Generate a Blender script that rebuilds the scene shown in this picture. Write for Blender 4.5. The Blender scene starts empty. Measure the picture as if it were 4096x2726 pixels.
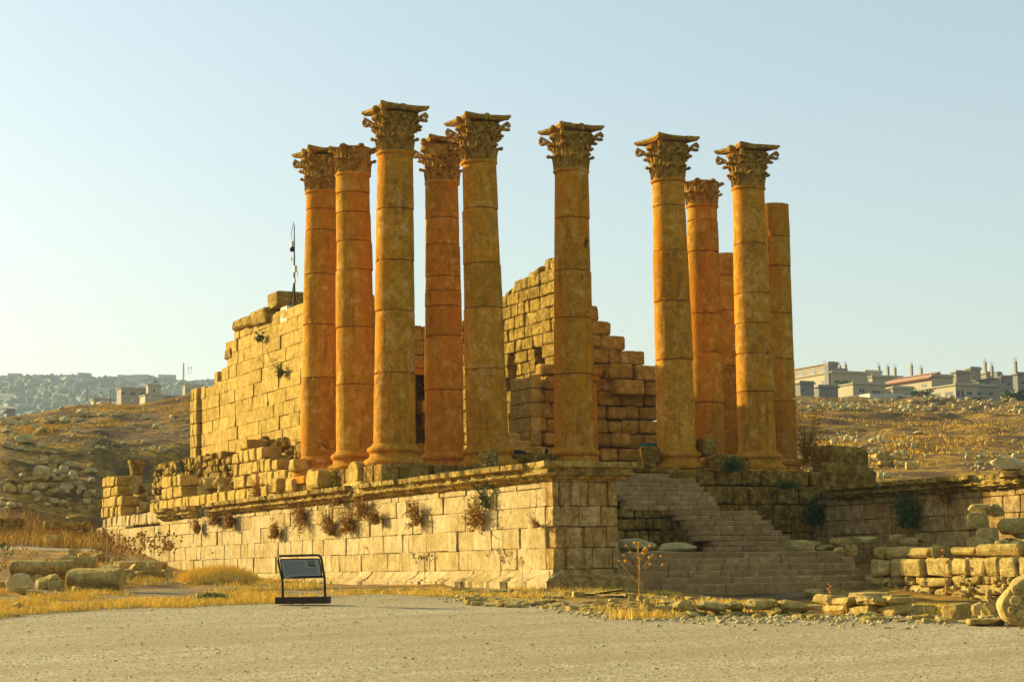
import bpy, math, random
import numpy as np
from mathutils import Vector, Matrix, Euler
C = bpy.context.scene
col = C.collection
random.seed(7); RNG = np.random.default_rng(11)
# ------------------------------------------------------------------ camera
CAM = np.array([-25.6706, -60.1676, -4.4524]); YAW, PITCH, ROLL, FPX = 0.4684, 0.1247, -0.01323, 7254.05
def _basis():
    cy, sy, cp, sp, cr, sr = math.cos(YAW), math.sin(YAW), math.cos(PITCH), math.sin(PITCH), math.cos(ROLL), math.sin(ROLL)
    f = np.array([sy*cp, cy*cp, sp]); r = np.array([cy, -sy, 0.]); u = np.cross(r, f)
    return r*cr+u*sr, -r*sr+u*cr, f
RR, UU, FF = _basis()
KD = 4096/2356
cam = bpy.data.cameras.new('camera'); co = bpy.data.objects.new('camera', cam); col.objects.link(co)
M = Matrix(((RR[0], UU[0], -FF[0]), (RR[1], UU[1], -FF[1]), (RR[2], UU[2], -FF[2]))).to_4x4()
M.translation = Vector(CAM); co.matrix_world = M
cam.sensor_width = 36; cam.lens = 36*FPX/4096; cam.clip_end = 12000; cam.clip_start = .5
C.camera = co
# ------------------------------------------------------------------ light
SUN_AZ, SUN_EL = math.radians(32.5), math.radians(16.5)     # azimuth west of the +Y axis (towards -X)
sdir = Vector((-math.sin(SUN_AZ)*math.cos(SUN_EL), math.cos(SUN_AZ)*math.cos(SUN_EL), math.sin(SUN_EL)))
sl = bpy.data.lights.new('sun', 'SUN'); sl.energy = 5.0; sl.angle = math.radians(.6); sl.color = (1, .84, .46)
so = bpy.data.objects.new('sun', sl); col.objects.link(so); so.rotation_euler = sdir.to_track_quat('Z', 'Y').to_euler()
w = bpy.data.worlds.new('World'); C.world = w; w.use_nodes = True
nt = w.node_tree; bg = nt.nodes['Background']
sky = nt.nodes.new('ShaderNodeTexSky'); sky.sky_type = 'NISHITA'; sky.sun_disc = False
sky.sun_elevation = SUN_EL; sky.sun_rotation = -SUN_AZ; sky.air_density = 1.2; sky.dust_density = 2.0; sky.ozone_density = 1.2
mx = nt.nodes.new('ShaderNodeMix'); mx.data_type = 'RGBA'; mx.inputs[0].default_value = .24; mx.inputs[7].default_value = (4.2, 5.4, 5.9, 1)
nt.links.new(sky.outputs[0], mx.inputs[6]); nt.links.new(mx.outputs[2], bg.inputs[0]); bg.inputs[1].default_value = .075
C.view_settings.view_transform = 'Standard'; C.view_settings.look = 'None'; C.view_settings.exposure = 1.25; C.view_settings.gamma = 1
C.render.engine = 'CYCLES'
C.cycles.max_bounces = 5; C.cycles.diffuse_bounces = 3; C.cycles.volume_bounces = 0
# ------------------------------------------------------------------ geometry helpers (D = 2356 px wide measure of the survey photo)
def ray(x, y):
    return FF + RR*(x*KD-2048)/FPX - UU*(y*KD-1363)/FPX
def on(ax, x, y, v):
    d = ray(x, y); return CAM + d*(v-CAM[ax])/d[ax]
def dep(x, y, z): return CAM + ray(x, y)*z
def pr(P):
    d = np.asarray(P)-CAM; z = d@FF
    return (2048+FPX*(d@RR)/z)/KD, (1363-FPX*(d@UU)/z)/KD, z
_perm = np.random.default_rng(3).random((256, 256))
def vnoise(x, y):
    x = np.asarray(x, float); y = np.asarray(y, float)
    xi = np.floor(x).astype(int); yi = np.floor(y).astype(int); fx = x-xi; fy = y-yi
    fx = fx*fx*(3-2*fx); fy = fy*fy*(3-2*fy)
    g = lambda a, b: _perm[a % 256, b % 256]
    return (g(xi, yi)*(1-fx)+g(xi+1, yi)*fx)*(1-fy)+(g(xi, yi+1)*(1-fx)+g(xi+1, yi+1)*fx)*fy-.5
def fbm(x, y, o=4):
    s = 0; a = 1
    for i in range(o):
        s = s+a*vnoise(x*2**i+17*i, y*2**i+31*i); a *= .5
    return s
# terrain: rows = distance, columns = bearing
PXC = np.array([-1500, -300, 0, 200, 300, 445, 700, 1270, 1830, 2100, 2356, 2700, 4000.])
DEP = np.array([6, 24, 37, 45, 52, 60, 70, 85, 95, 102, 112, 122, 135, 160, 200, 230, 300, 400, 600, 1000, 1300.])
_rows = {
 6:   [-1.6]*13,
 24:  [-1.6]*13,
 37:  [-1.08]*13,
 45:  [-.7, -.7, -.74, -.76, -.78, -.8, -.8, -.84, -1.04, -1.14, -1.14, -1.14, -1.14],
 52:  [-.3, -.3, -.36, -.45, -.5, -.55, -.53, -.53, -.95, -1.12, -1.12, -1.12, -1.12],
 60:  [.1, .1, .0, -.1, -.2, -.35, -.5, -.55, -.55, -.2, .0, 0, 0],
 70:  [.5, .5, .4, .3, .15, -.1, -.4, -.5, -.1, .3, 2.4, 2.6, 2.6],
 85:  [1.5, 1.5, 1.36, 1.2, .6, .1, -.3, -.3, 1.5, 2.4, 2.6, 2.8, 2.8],
 95:  [2, 2, 1.9, 1.7, 1.5, 1.1, .6, .5, 2.8, 3.4, 3.6, 3.6, 3.6],
 102: [3.4, 3.4, 3.4, 2.4, 2.1, 1.7, 1.2, 1, 3.8, 4.2, 4.4, 4.4, 4.4],
 112: [7.2, 7.2, 7.0, 5.6, 3.4, 3.2, 2, 1.6, 5.2, 5.6, 5.8, 6, 6],
 122: [8.2, 8.2, 7.6, 6.2, 4.9, 5.2, 3, 2.2, 6.6, 7, 7, 7, 7],
 135: [10.2, 10.2, 10.0, 10., 9.6, 9.4, 5, 3, 8.4, 8.6, 8.6, 9, 9],
 160: [13.2, 13.2, 13.4, 13.8, 13.8, 13.6, 7, 4, 11.4, 11.4, 11.2, 11, 11],
 200: [17.0, 17.0, 17.3, 18.5, 18.3, 19.3, 11, 6, 16, 15.6, 15.2, 15, 15],
 230: [16, 16, 17.0, 20.0, 20.4, 22.0, 13, 8, 19.6, 19, 18.6, 18, 18],
 300: [8, 8, 10, 15, 19, 23, 18, 14, 27.1, 26.6, 26.2, 24, 24],
 400: [4, 4, 6, 15, 24, 26, 26, 26, 36.2, 35.6, 35.2, 33, 33],
 600: [0, 0, 2, 15, 25, 28, 30, 30, 51, 50, 49, 48, 48],
 1000:[0, 0, 4, 18, 26, 28, 30, 30, 40, 40, 40, 40, 40],
 1300:[20, 20, 20, 20, 20, 20, 20, 20, 20, 20, 20, 20, 20]}
TAB = np.array([_rows[int(d)] for d in DEP])
def _pxd(x, y):
    dx = x-CAM[0]; dy = y-CAM[1]; sy, cy = math.sin(YAW), math.cos(YAW)
    d = dx*sy+dy*cy; a = dx*cy-dy*sy
    return (2048+FPX*a/np.maximum(d, 1))/KD, d
def gz(x, y):
    x = np.asarray(x, float); y = np.asarray(y, float)
    px, d = _pxd(x, y)
    px = np.clip(px, PXC[0], PXC[-1]-.01); dd = np.clip(d, DEP[0], DEP[-1]-.01)
    i = np.clip(np.searchsorted(PXC, px, 'right')-1, 0, len(PXC)-2); j = np.clip(np.searchsorted(DEP, dd, 'right')-1, 0, len(DEP)-2)
    fx = (px-PXC[i])/(PXC[i+1]-PXC[i]); fy = (dd-DEP[j])/(DEP[j+1]-DEP[j])
    fx = fx*fx*(3-2*fx)
    z = (TAB[j, i]*(1-fx)+TAB[j, i+1]*fx)*(1-fy)+(TAB[j+1, i]*(1-fx)+TAB[j+1, i+1]*fx)*fy
    amp = np.clip((d-95)/60, 0, 1); big = 1-.75*np.clip((d-150)/40, 0, 1)*(px < 900)
    z = z+amp*(fbm(x/23, y/23, 4)*1.4*big+fbm(x/5, y/5, 3)*.75)
    a2 = np.clip((d-44)/10, 0, 1)*(1-amp)
    z = z+a2*fbm(x/4, y/4, 3)*.16+fbm(x/9, y/9, 2)*.05+fbm(x/1.3, y/1.3, 2)*.015
    return z+CAM[2]
def G(px, py, d0=20, d1=1200):
    """ground point seen along a survey direction"""
    dd = np.geomspace(d0, d1, 1500); P = CAM[None]+ray(px, py)[None]*dd[:, None]
    below = P[:, 2] < gz(P[:, 0], P[:, 1])
    if not below.any(): return None
    i = int(np.argmax(below)); p = P[i].copy(); p[2] = float(gz(p[0], p[1])); return p
# ------------------------------------------------------------------ mesh helpers
class MB:
    def __init__(s): s.v = []; s.f = []; s.t = []; s.n = 0
    def add(s, V, F, tone=None):
        V = np.asarray(V, float); s.v.append(V); s.f.extend([tuple(i+s.n for i in q) for q in F])
        s.t.append(np.full(len(V), RNG.random() if tone is None else tone)); s.n += len(V)
    def tube(s, pts, rad, seg=6, tone=None, cap=True):
        pts = [np.asarray(p, float) for p in pts]; rad = rad if hasattr(rad, '__len__') else [rad]*len(pts)
        V = []; F = []
        for i, p in enumerate(pts):
            t = pts[min(i+1, len(pts)-1)]-pts[max(i-1, 0)]; t = t/(np.linalg.norm(t)+1e-9)
            a = np.cross(t, [0, 0, 1.]) if abs(t[2]) < .9 else np.cross(t, [1., 0, 0]); a /= np.linalg.norm(a); b = np.cross(t, a)
            for k in range(seg):
                w_ = 2*math.pi*k/seg; V.append(p+(a*math.cos(w_)+b*math.sin(w_))*rad[i])
        for i in range(len(pts)-1):
            for k in range(seg):
                F.append((i*seg+k, i*seg+(k+1) % seg, (i+1)*seg+(k+1) % seg, (i+1)*seg+k))
        if cap: F.append(tuple(range(seg))[::-1]); F.append(tuple((len(pts)-1)*seg+k for k in range(seg)))
        s.add(V, F, tone)
    def box(s, lo, hi, tone=None):
        x0, y0, z0 = lo; x1, y1, z1 = hi
        s.add([(x0,y0,z0),(x1,y0,z0),(x1,y1,z0),(x0,y1,z0),(x0,y0,z1),(x1,y0,z1),(x1,y1,z1),(x0,y1,z1)],
              [(0,3,2,1),(4,5,6,7),(0,1,5,4),(1,2,6,5),(2,3,7,6),(3,0,4,7)], tone)
    def lathe(s, prof, cx=0, cy=0, seg=40, tone=None, wob=0, cap=True):
        V = []; F = []; ph = RNG.random()*6
        for (r, z) in prof:
            for k in range(seg):
                a = 2*math.pi*k/seg; rr = r*(1+wob*math.sin(3*a+ph)+wob*float(vnoise(a*3+ph*7, z*4)))
                V.append((cx+rr*math.cos(a), cy+rr*math.sin(a), z))
        n = len(prof)
        for i in range(n-1):
            for k in range(seg): F.append((i*seg+k, i*seg+(k+1) % seg, (i+1)*seg+(k+1) % seg, (i+1)*seg+k))
        if cap: F.append(tuple(range(seg))[::-1]); F.append(tuple((n-1)*seg+k for k in range(seg)))
        s.add(V, F, tone)
    def build(s, name, mat, parent=None, loc=None, smooth=False):
        me = bpy.data.meshes.new(name); V = np.concatenate(s.v) if s.v else np.zeros((0, 3))
        off = np.zeros(3) if loc is None else np.asarray(loc, float)
        me.from_pydata((V-off).tolist(), [], s.f)
        at = me.attributes.new('tone', 'FLOAT', 'POINT'); at.data.foreach_set('value', np.concatenate(s.t).astype(np.float32) if s.t else [])
        if smooth: me.shade_smooth()
        me.materials.append(mat); o = bpy.data.objects.new(name, me); col.objects.link(o); o.location = off
        if parent is not None: o.parent = parent
        return o
# rounded block template
_g = [-1, -.5, .5, 1]
def _tmpl():
    idx = {}; V = []; F = []
    for a in range(4):
        for b in range(4):
            for c in range(4):
                if a in (0, 3) or b in (0, 3) or c in (0, 3): idx[a, b, c] = len(V); V.append((a, b, c))
    for s in (0, 3):
        for i in range(3):
            for j in range(3):
                q = [(s, i, j), (s, i+1, j), (s, i+1, j+1), (s, i, j+1)]
                for perm in range(3):
                    qq = [tuple(np.roll(t, perm)) for t in q]; ids = [idx[t] for t in qq]
                    F.append(ids if s == 3 else ids[::-1])
    return np.array(V), F
_TV, _TF = _tmpl()
def block(mb, c, h, ax=None, bev=.03, jit=.02, tone=None):
    """irregular hewn block: centre, half sizes, axes"""
    h = np.asarray(h, float); b = np.minimum(bev, h*.45)
    P = np.zeros((len(_TV), 3)); ext = (_TV == 0) | (_TV == 3)
    for k in range(3):
        lv = np.array([-h[k], -h[k]+b[k]*1.6, h[k]-b[k]*1.6, h[k]]); P[:, k] = lv[_TV[:, k]]
    n = ext.sum(1)
    for k in range(3):
        m = (n >= 2) & ext[:, k]; P[m, k] -= np.sign(P[m, k])*b[k]*np.where(n[m] == 3, .8, .55)
    co8 = RNG.uniform(-jit, jit, (2, 2, 2, 3)); t = (P/h+1)/2
    for a in (0, 1):
        for q in (0, 1):
            for r in (0, 1):
                wgt = (t[:, 0] if a else 1-t[:, 0])*(t[:, 1] if q else 1-t[:, 1])*(t[:, 2] if r else 1-t[:, 2]); P = P+wgt[:, None]*co8[a, q, r]
    P = P+RNG.uniform(-jit*.35, jit*.35, P.shape)
    if ax is not None: P = P@np.asarray(ax)
    mb.add(P+np.asarray(c), _TF, tone)
def masonry(mb, P0, U, N, L, levels, top=None, bot=None, wr=(.5, 1.1), depth=.45, bev=.025, jit=.015, gap=.008, holes=(), proud=.02, seed=0, tb=0., miss=0):
    """courses of blocks on a plane; P0 origin, U along, N outward normal, z levels absolute"""
    global RNG
    keep = RNG; RNG = np.random.default_rng(seed+100)
    U = np.asarray(U, float); N = np.asarray(N, float); P0 = np.asarray(P0, float)
    ax = np.array([U, N, [0, 0, 1.]])
    for ci in range(len(levels)-1):
        z0, z1 = sorted((levels[ci], levels[ci+1])); s = -RNG.random()*.4
        while s < L:
            wd = RNG.uniform(*wr)
            if RNG.random() < .15: wd *= .5
            e = min(s+wd, L); a = max(s, 0)
            if e-a > .08:
                m = (a+e)/2; zz1 = z1; ok = True; off = 0
                if top is not None:
                    tz = top(m)
                    if tz < z0+.35*(z1-z0): ok = False
                    elif tz < z1: zz1 = z0+(z1-z0)*RNG.uniform(.8, 1)
                if bot is not None and bot(m) > z1-.05: ok = False
                for (h0, h1, hz0, hz1) in holes:
                    if h0 < m < h1 and z0 > hz0-.25 and z1 < hz1+.25: ok = False
                if miss and RNG.random() < miss: off = -.25
                if ok:
                    pp = RNG.uniform(-proud, proud)+off
                    c = P0+U*m+N*(-depth/2+pp)+np.array([0, 0, (z0+zz1)/2-P0[2]])
                    block(mb, c, ((e-a)/2-gap, depth/2, (zz1-z0)/2-gap), ax, bev, jit, tone=tb+RNG.random()*(1-tb))
            s = e
    RNG = keep
def sweep(mb, P0, U, N, s0, s1, prof, seg=.9, noise=.012, seed=0, tone=None, brk=None, zs=1, mitre=(0, 0)):
    """moulded blocks: profile [(out, z)] swept along U, cut into stones with small steps between them"""
    r = np.random.default_rng(seed); U = np.asarray(U, float); N = np.asarray(N, float); P0 = np.asarray(P0, float); s = s0
    while s < s1-.05:
        e = min(s+seg*r.uniform(.7, 1.5), s1)
        if s1-e < .3: e = s1
        if brk is not None and brk((s+e)/2): s = e; continue
        n = max(2, int((e-s)/.18)+1); V = []; o = r.uniform(-.02, .012); dz = r.uniform(-.012, .008)
        chip = r.random(n)**6*.12
        ss = np.linspace(s+.006, e-.006, n); lim = r.uniform(.30, .5) if (r.random() < .28 and seed in (3, 4, 9, 13)) else 9
        for i, q in enumerate(ss):
            for k, (a, z) in enumerate(prof):
                nz = noise*2*r.uniform(-1, 1); aa = a+o+nz-(chip[i] if a > .25 and abs(a) > .2 else 0)
                if aa > lim: aa = lim+nz+.05*float(vnoise(q*4, k*.6))
                if a < -.01: aa = a
                q_ = q-(max(a+o*0, 0) if mitre[0] and i == 0 and s == s0 else 0)+(max(a, 0) if mitre[1] and i == n-1 and e == s1 else 0)
                if mitre[0] and i == 0 and s == s0 or mitre[1] and i == n-1 and e == s1: aa = a
                p = P0+U*q_+N*aa; V.append((p[0], p[1], z+dz+noise*r.uniform(-.5, .5)))
        m = len(prof); F = []
        for i in range(n-1):
            for k in range(m): F.append((i*m+k, (i+1)*m+k, (i+1)*m+(k+1) % m, i*m+(k+1) % m))
        F.append(tuple(range(m))[::-1]) ; F.append(tuple((n-1)*m+k for k in range(m)))
        mb.add(V, F, r.random() if tone is None else tone); s = e
# ------------------------------------------------------------------ materials
def _n(t, ty, **kw):
    n = t.nodes.new(ty)
    for k, v in kw.items():
        if k.startswith('i_'):
            k = k[2:]; n.inputs[int(k) if k.isdigit() else k.replace('_', ' ')].default_value = v
        else: setattr(n, k, v)
    return n
def ramp(t, a, b, fac):
    m = _n(t, 'ShaderNodeMapRange'); m.inputs['From Min'].default_value = a; m.inputs['From Max'].default_value = b; m.clamp = True
    t.links.new(fac, m.inputs['Value']); return m.outputs[0]
def mix(t, fac, a, b, mode='MIX'):
    m = _n(t, 'ShaderNodeMix', data_type='RGBA', blend_type=mode)
    if isinstance(fac, (int, float)): m.inputs[0].default_value = fac
    else: t.links.new(fac, m.inputs[0])
    for s, v in ((6, a), (7, b)):
        if isinstance(v, tuple): m.inputs[s].default_value = (*v, 1)
        else: t.links.new(v, m.inputs[s])
    return m.outputs[2]
def stone(name, a, b, c, dark=(.10, .06, .02), sc=1., streak=.4, pit=.5, bump=.35, patch=.6, rough=.92, orange=None):
    k_ = lambda q: (min(1, q[0]*1.12), min(1, q[1]*1.07), q[2]*.60)
    a, b, c = k_(a), k_(b), k_(c); dark = (dark[0], dark[1], dark[2]*.7); orange = k_(orange) if orange else None
    m = bpy.data.materials.new(name); m.use_nodes = True; t = m.node_tree; bs = t.nodes['Principled BSDF']; L = t.links.new
    tc = _n(t, 'ShaderNodeNewGeometry').outputs['Position']
    at = _n(t, 'ShaderNodeAttribute', attribute_name='tone')
    n1 = _n(t, 'ShaderNodeTexNoise', i_Scale=.9*sc, i_Detail=6., i_Roughness=.6); L(tc, n1.inputs['Vector'])
    n2 = _n(t, 'ShaderNodeTexNoise', i_Scale=9.*sc, i_Detail=8., i_Roughness=.7); L(tc, n2.inputs['Vector'])
    n3 = _n(t, 'ShaderNodeTexNoise', i_Scale=45.*sc, i_Detail=4., i_Roughness=.7); L(tc, n3.inputs['Vector'])
    mp = _n(t, 'ShaderNodeMapping'); mp.inputs['Scale'].default_value = (5, 5, .35); L(tc, mp.inputs[0])
    n4 = _n(t, 'ShaderNodeTexNoise', i_Scale=1., i_Detail=5., i_Roughness=.65); L(mp.outputs[0], n4.inputs['Vector'])
    c1 = mix(t, ramp(t, .35, .65, n1.outputs[0]), a, b)
    n7 = _n(t, 'ShaderNodeTexNoise', i_Scale=3.1*sc, i_Detail=9., i_Roughness=.72); L(tc, n7.inputs['Vector'])
    c1 = mix(t, ramp(t, 0, 1, at.outputs['Fac']), c1, mix(t, .9, c1, c))
    c1 = mix(t, ramp(t, .56, .30, n7.outputs[0]), c1, mix(t, min(1, patch*1.5), c1, dark))
    c1 = mix(t, ramp(t, .52, .70, n7.outputs[0]), c1, mix(t, .45, c1, (.80, .60, .26)))
    if orange is not None:
        mp5 = _n(t, 'ShaderNodeMapping'); mp5.inputs['Scale'].default_value = (1.6, 1.6, .38); L(tc, mp5.inputs[0]); n5 = _n(t, 'ShaderNodeTexNoise', i_Scale=1.*sc, i_Detail=7., i_Roughness=.66); L(mp5.outputs[0], n5.inputs['Vector'])
        c1 = mix(t, ramp(t, .47, .62, n5.outputs[0]), c1, orange)
    c1 = mix(t, ramp(t, .46, .66, n2.outputs[0]), c1, mix(t, patch*1.0, c1, dark))
    st = _n(t, 'ShaderNodeMath', operation='MULTIPLY', i_1=streak); L(ramp(t, .55, .72, n4.outputs[0]), st.inputs[0])
    c1 = mix(t, st.outputs[0], c1, dark)
    mp2 = _n(t, 'ShaderNodeMapping'); mp2.inputs['Scale'].default_value = (11, 11, 1.5); L(tc, mp2.inputs[0])
    n9 = _n(t, 'ShaderNodeTexNoise', i_Scale=1., i_Detail=6., i_Roughness=.75); L(mp2.outputs[0], n9.inputs['Vector'])
    c1 = mix(t, ramp(t, .58, .70, n9.outputs[0]), c1, mix(t, min(.9, streak*1.3), c1, dark))
    wn = _n(t, 'ShaderNodeTexNoise', i_Scale=2.2, i_Detail=3.); L(tc, wn.inputs['Vector']); wm = mix(t, .12, tc, wn.outputs['Color'], 'ADD')
    vc = _n(t, 'ShaderNodeTexVoronoi', feature='DISTANCE_TO_EDGE', i_Scale=.9); L(wm, vc.inputs['Vector'])
    ck = _n(t, 'ShaderNodeMath', operation='MULTIPLY'); L(ramp(t, .022, .004, vc.outputs['Distance']), ck.inputs[0]); L(ramp(t, .60, .70, n1.outputs[0]), ck.inputs[1])
    c1 = mix(t, ck.outputs[0], c1, dark)
    vo = _n(t, 'ShaderNodeTexVoronoi', i_Scale=9.*sc); L(tc, vo.inputs['Vector'])
    pm = _n(t, 'ShaderNodeMath', operation='MULTIPLY', i_1=pit); 
    pr_ = _n(t, 'ShaderNodeMapRange'); pr_.inputs['From Min'].default_value = .10; pr_.inputs['From Max'].default_value = .22; pr_.inputs['To Min'].default_value = 1; pr_.inputs['To Max'].default_value = 0
    L(vo.outputs['Distance'], pr_.inputs['Value'])
    gate = _n(t, 'ShaderNodeMath', operation='MULTIPLY'); L(pr_.outputs[0], gate.inputs[0]); L(ramp(t, .42, .52, n1.outputs[0]), gate.inputs[1])
    L(gate.outputs[0], pm.inputs[0])
    c1 = mix(t, pm.outputs[0], c1, dark)
    L(c1, bs.inputs['Base Color']); bs.inputs['Roughness'].default_value = rough; bs.inputs['Specular IOR Level'].default_value = .04
    add = _n(t, 'ShaderNodeMath', operation='ADD'); L(n2.outputs[0], add.inputs[0])
    h2 = _n(t, 'ShaderNodeMath', operation='MULTIPLY', i_1=.35); L(n3.outputs[0], h2.inputs[0]); L(h2.outputs[0], add.inputs[1])
    sub = _n(t, 'ShaderNodeMath', operation='SUBTRACT'); L(add.outputs[0], sub.inputs[0]); L(pm.outputs[0], sub.inputs[1])
    bp = _n(t, 'ShaderNodeBump', i_Strength=bump, i_Distance=.06); L(sub.outputs[0], bp.inputs['Height']); L(bp.outputs[0], bs.inputs['Normal'])
    return m
def plain(name, c, rough=.8, var=.25, sc=4., metal=0.):
    m = bpy.data.materials.new(name); m.use_nodes = True; t = m.node_tree; bs = t.nodes['Principled BSDF']; L = t.links.new
    tc = _n(t, 'ShaderNodeNewGeometry').outputs['Position']; n1 = _n(t, 'ShaderNodeTexNoise', i_Scale=sc, i_Detail=5.); L(tc, n1.inputs['Vector'])
    at = _n(t, 'ShaderNodeAttribute', attribute_name='tone')
    dk = tuple(x*(1-var) for x in c); lt = tuple(min(1, x*(1+var)) for x in c)
    c1 = mix(t, n1.outputs[0], dk, lt); c1 = mix(t, at.outputs['Fac'], c1, mix(t, .5, c1, lt))
    L(c1, bs.inputs['Base Color']); bs.inputs['Roughness'].default_value = rough; bs.inputs['Metallic'].default_value = metal; bs.inputs['Specular IOR Level'].default_value = .25
    return m
MAT = dict(
 podium=stone('pale_ashlar', (.46, .36, .25), (.38, .28, .155), (.55, .44, .37), dark=(.16, .085, .02), streak=.55, pit=.6, bump=.7, patch=.32),
 pier=stone('shade_toned_ashlar', (.44, .29, .14), (.35, .22, .08), (.52, .37, .24), dark=(.10, .035, .008), streak=.8, pit=.6, bump=.7, patch=.5),  # podium stone again, darker and browner: shade of these faces put into the colour
 cornice=stone('weathered_cornice', (.46, .31, .10), (.34, .22, .06), (.58, .41, .17), dark=(.07, .045, .015), streak=.4, pit=.7, bump=1., patch=.75),
 cella=stone('golden_ashlar', (.46, .33, .10), (.37, .25, .065), (.58, .38, .15), dark=(.13, .075, .02), streak=.4, pit=.6, bump=.7, patch=.42),
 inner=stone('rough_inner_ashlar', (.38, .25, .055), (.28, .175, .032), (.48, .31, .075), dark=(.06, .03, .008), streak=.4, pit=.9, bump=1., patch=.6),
 column=stone('column_limestone', (.52, .235, .027), (.37, .155, .015), (.63, .30, .045), dark=(.07, .035, .006), sc=.8, streak=.5, pit=.6, bump=.6, patch=.36, orange=(.54, .21, .010)),
 column_o=stone('orange_column_limestone', (.44, .215, .022), (.32, .145, .012), (.54, .285, .036), dark=(.08, .035, .005), sc=.8, streak=.5, pit=.6, bump=.6, patch=.33, orange=(.46, .18, .011)),
 capital=stone('capital_limestone', (.48, .26, .045), (.37, .185, .028), (.58, .34, .08), dark=(.05, .028, .008), sc=1.6, streak=.3, pit=.5, bump=.8, patch=.6),
 chamber=stone('chamber_limestone', (.46, .27, .05), (.34, .185, .028), (.58, .36, .09), dark=(.08, .04, .01), streak=.4, pit=.6, bump=1., patch=.42),
 step=stone('step_limestone', (.275, .175, .11), (.225, .14, .085), (.34, .225, .15), dark=(.10, .06, .03), streak=.06, pit=.12, bump=.35, patch=.16),
 shade=stone('shade_darkened_limestone', (.29, .165, .03), (.19, .105, .016), (.40, .235, .05), dark=(.045, .022, .006), streak=.5, pit=.6, bump=1., patch=.65),  # darker stone for walls and blocks in shade; the shade is in the colour
 rock=stone('field_stone', (.54, .45, .32), (.44, .36, .24), (.64, .54, .42), dark=(.16, .11, .05), sc=1.5, streak=.05, pit=.4, bump=.9, patch=.3),
 rockw=stone('warm_rubble', (.50, .37, .17), (.40, .28, .11), (.62, .47, .26), dark=(.11, .06, .018), sc=1.2, streak=.08, pit=.7, bump=1., patch=.42),
 white=plain('white_paint', (.62, .60, .52)), dark=plain('dark_metal', (.018, .012, .008), .45), rust=plain('rusty_metal', (.12, .03, .012)),
 teal=plain('teal_paint', (.02, .17, .13), .5), cloth=plain('dark_cloth', (.012, .012, .02)), skin=plain('skin', (.20, .10, .05)), hair=plain('black_hair', (.01, .008, .008)),
 brown=plain('dried_brown_leaves', (.29, .15, .016), .9, .6, 14), green=plain('green_leaves', (.06, .10, .012), .7, .5, 9), olive=plain('olive_stems', (.17, .14, .03), .9, .4, 8),
 straw=plain('dry_grass', (.74, .48, .06), .9, .35, 2), rusty=plain('thistle_heads', (.50, .22, .02), .9, .4, 9), darkgreen=plain('dark_foliage', (.03, .055, .012), .8, .5, 5),
 concrete=plain('bare_concrete', (.28, .23, .14), .9, .2, .4), cream=plain('cream_render', (.38, .32, .19), .9, .12, .3), whitewall=plain('white_render', (.52, .47, .34), .9, .08, .3),
 glass=plain('dark_window', (.03, .04, .05), .3, .2, 1), redroof=plain('red_tiles', (.26, .09, .05), .9, .2, 3), grey=plain('grey_render', (.20, .185, .15), .9, .15, .4),
 panel=plain('panel_print', (.20, .24, .22), .35, .06, 3), blockwood=plain('dark_block', (.05, .025, .012), .8, .3, 5), concwhite=plain('pale_cement', (.55, .50, .36), .9, .15, 4),
)
# ------------------------------------------------------------------ object helpers
def tag(o, label=None, cat=None, group=None, kind=None):
    if label and not kind: kind = 'thing'
    for k, v in (('label', label), ('category', cat), ('group', group), ('kind', kind)):
        if v: o[k] = v
    return o
def thing(name, label, cat, loc=(0, 0, 0), group=None):
    o = bpy.data.objects.new(name, None); col.objects.link(o); o.location = Vector([float(q) for q in loc]); o.empty_display_size = .3
    return tag(o, label, cat, group)
def put(o, parent):
    """parent while keeping the mesh where it was modelled (world coordinates)"""
    bpy.context.view_layer.update() if False else None
    o.parent = parent; o.matrix_parent_inverse = Matrix.Translation(-parent.location)
    return o
def part(mb, name, mat, parent, smooth=False):
    return put(mb.build(name, mat, smooth=smooth), parent)
def single(mb, name, mat, label, cat, group=None, loc=None, kind=None, smooth=False):
    return tag(mb.build(name, mat, loc=loc, smooth=smooth), label, cat, group, kind)
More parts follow.
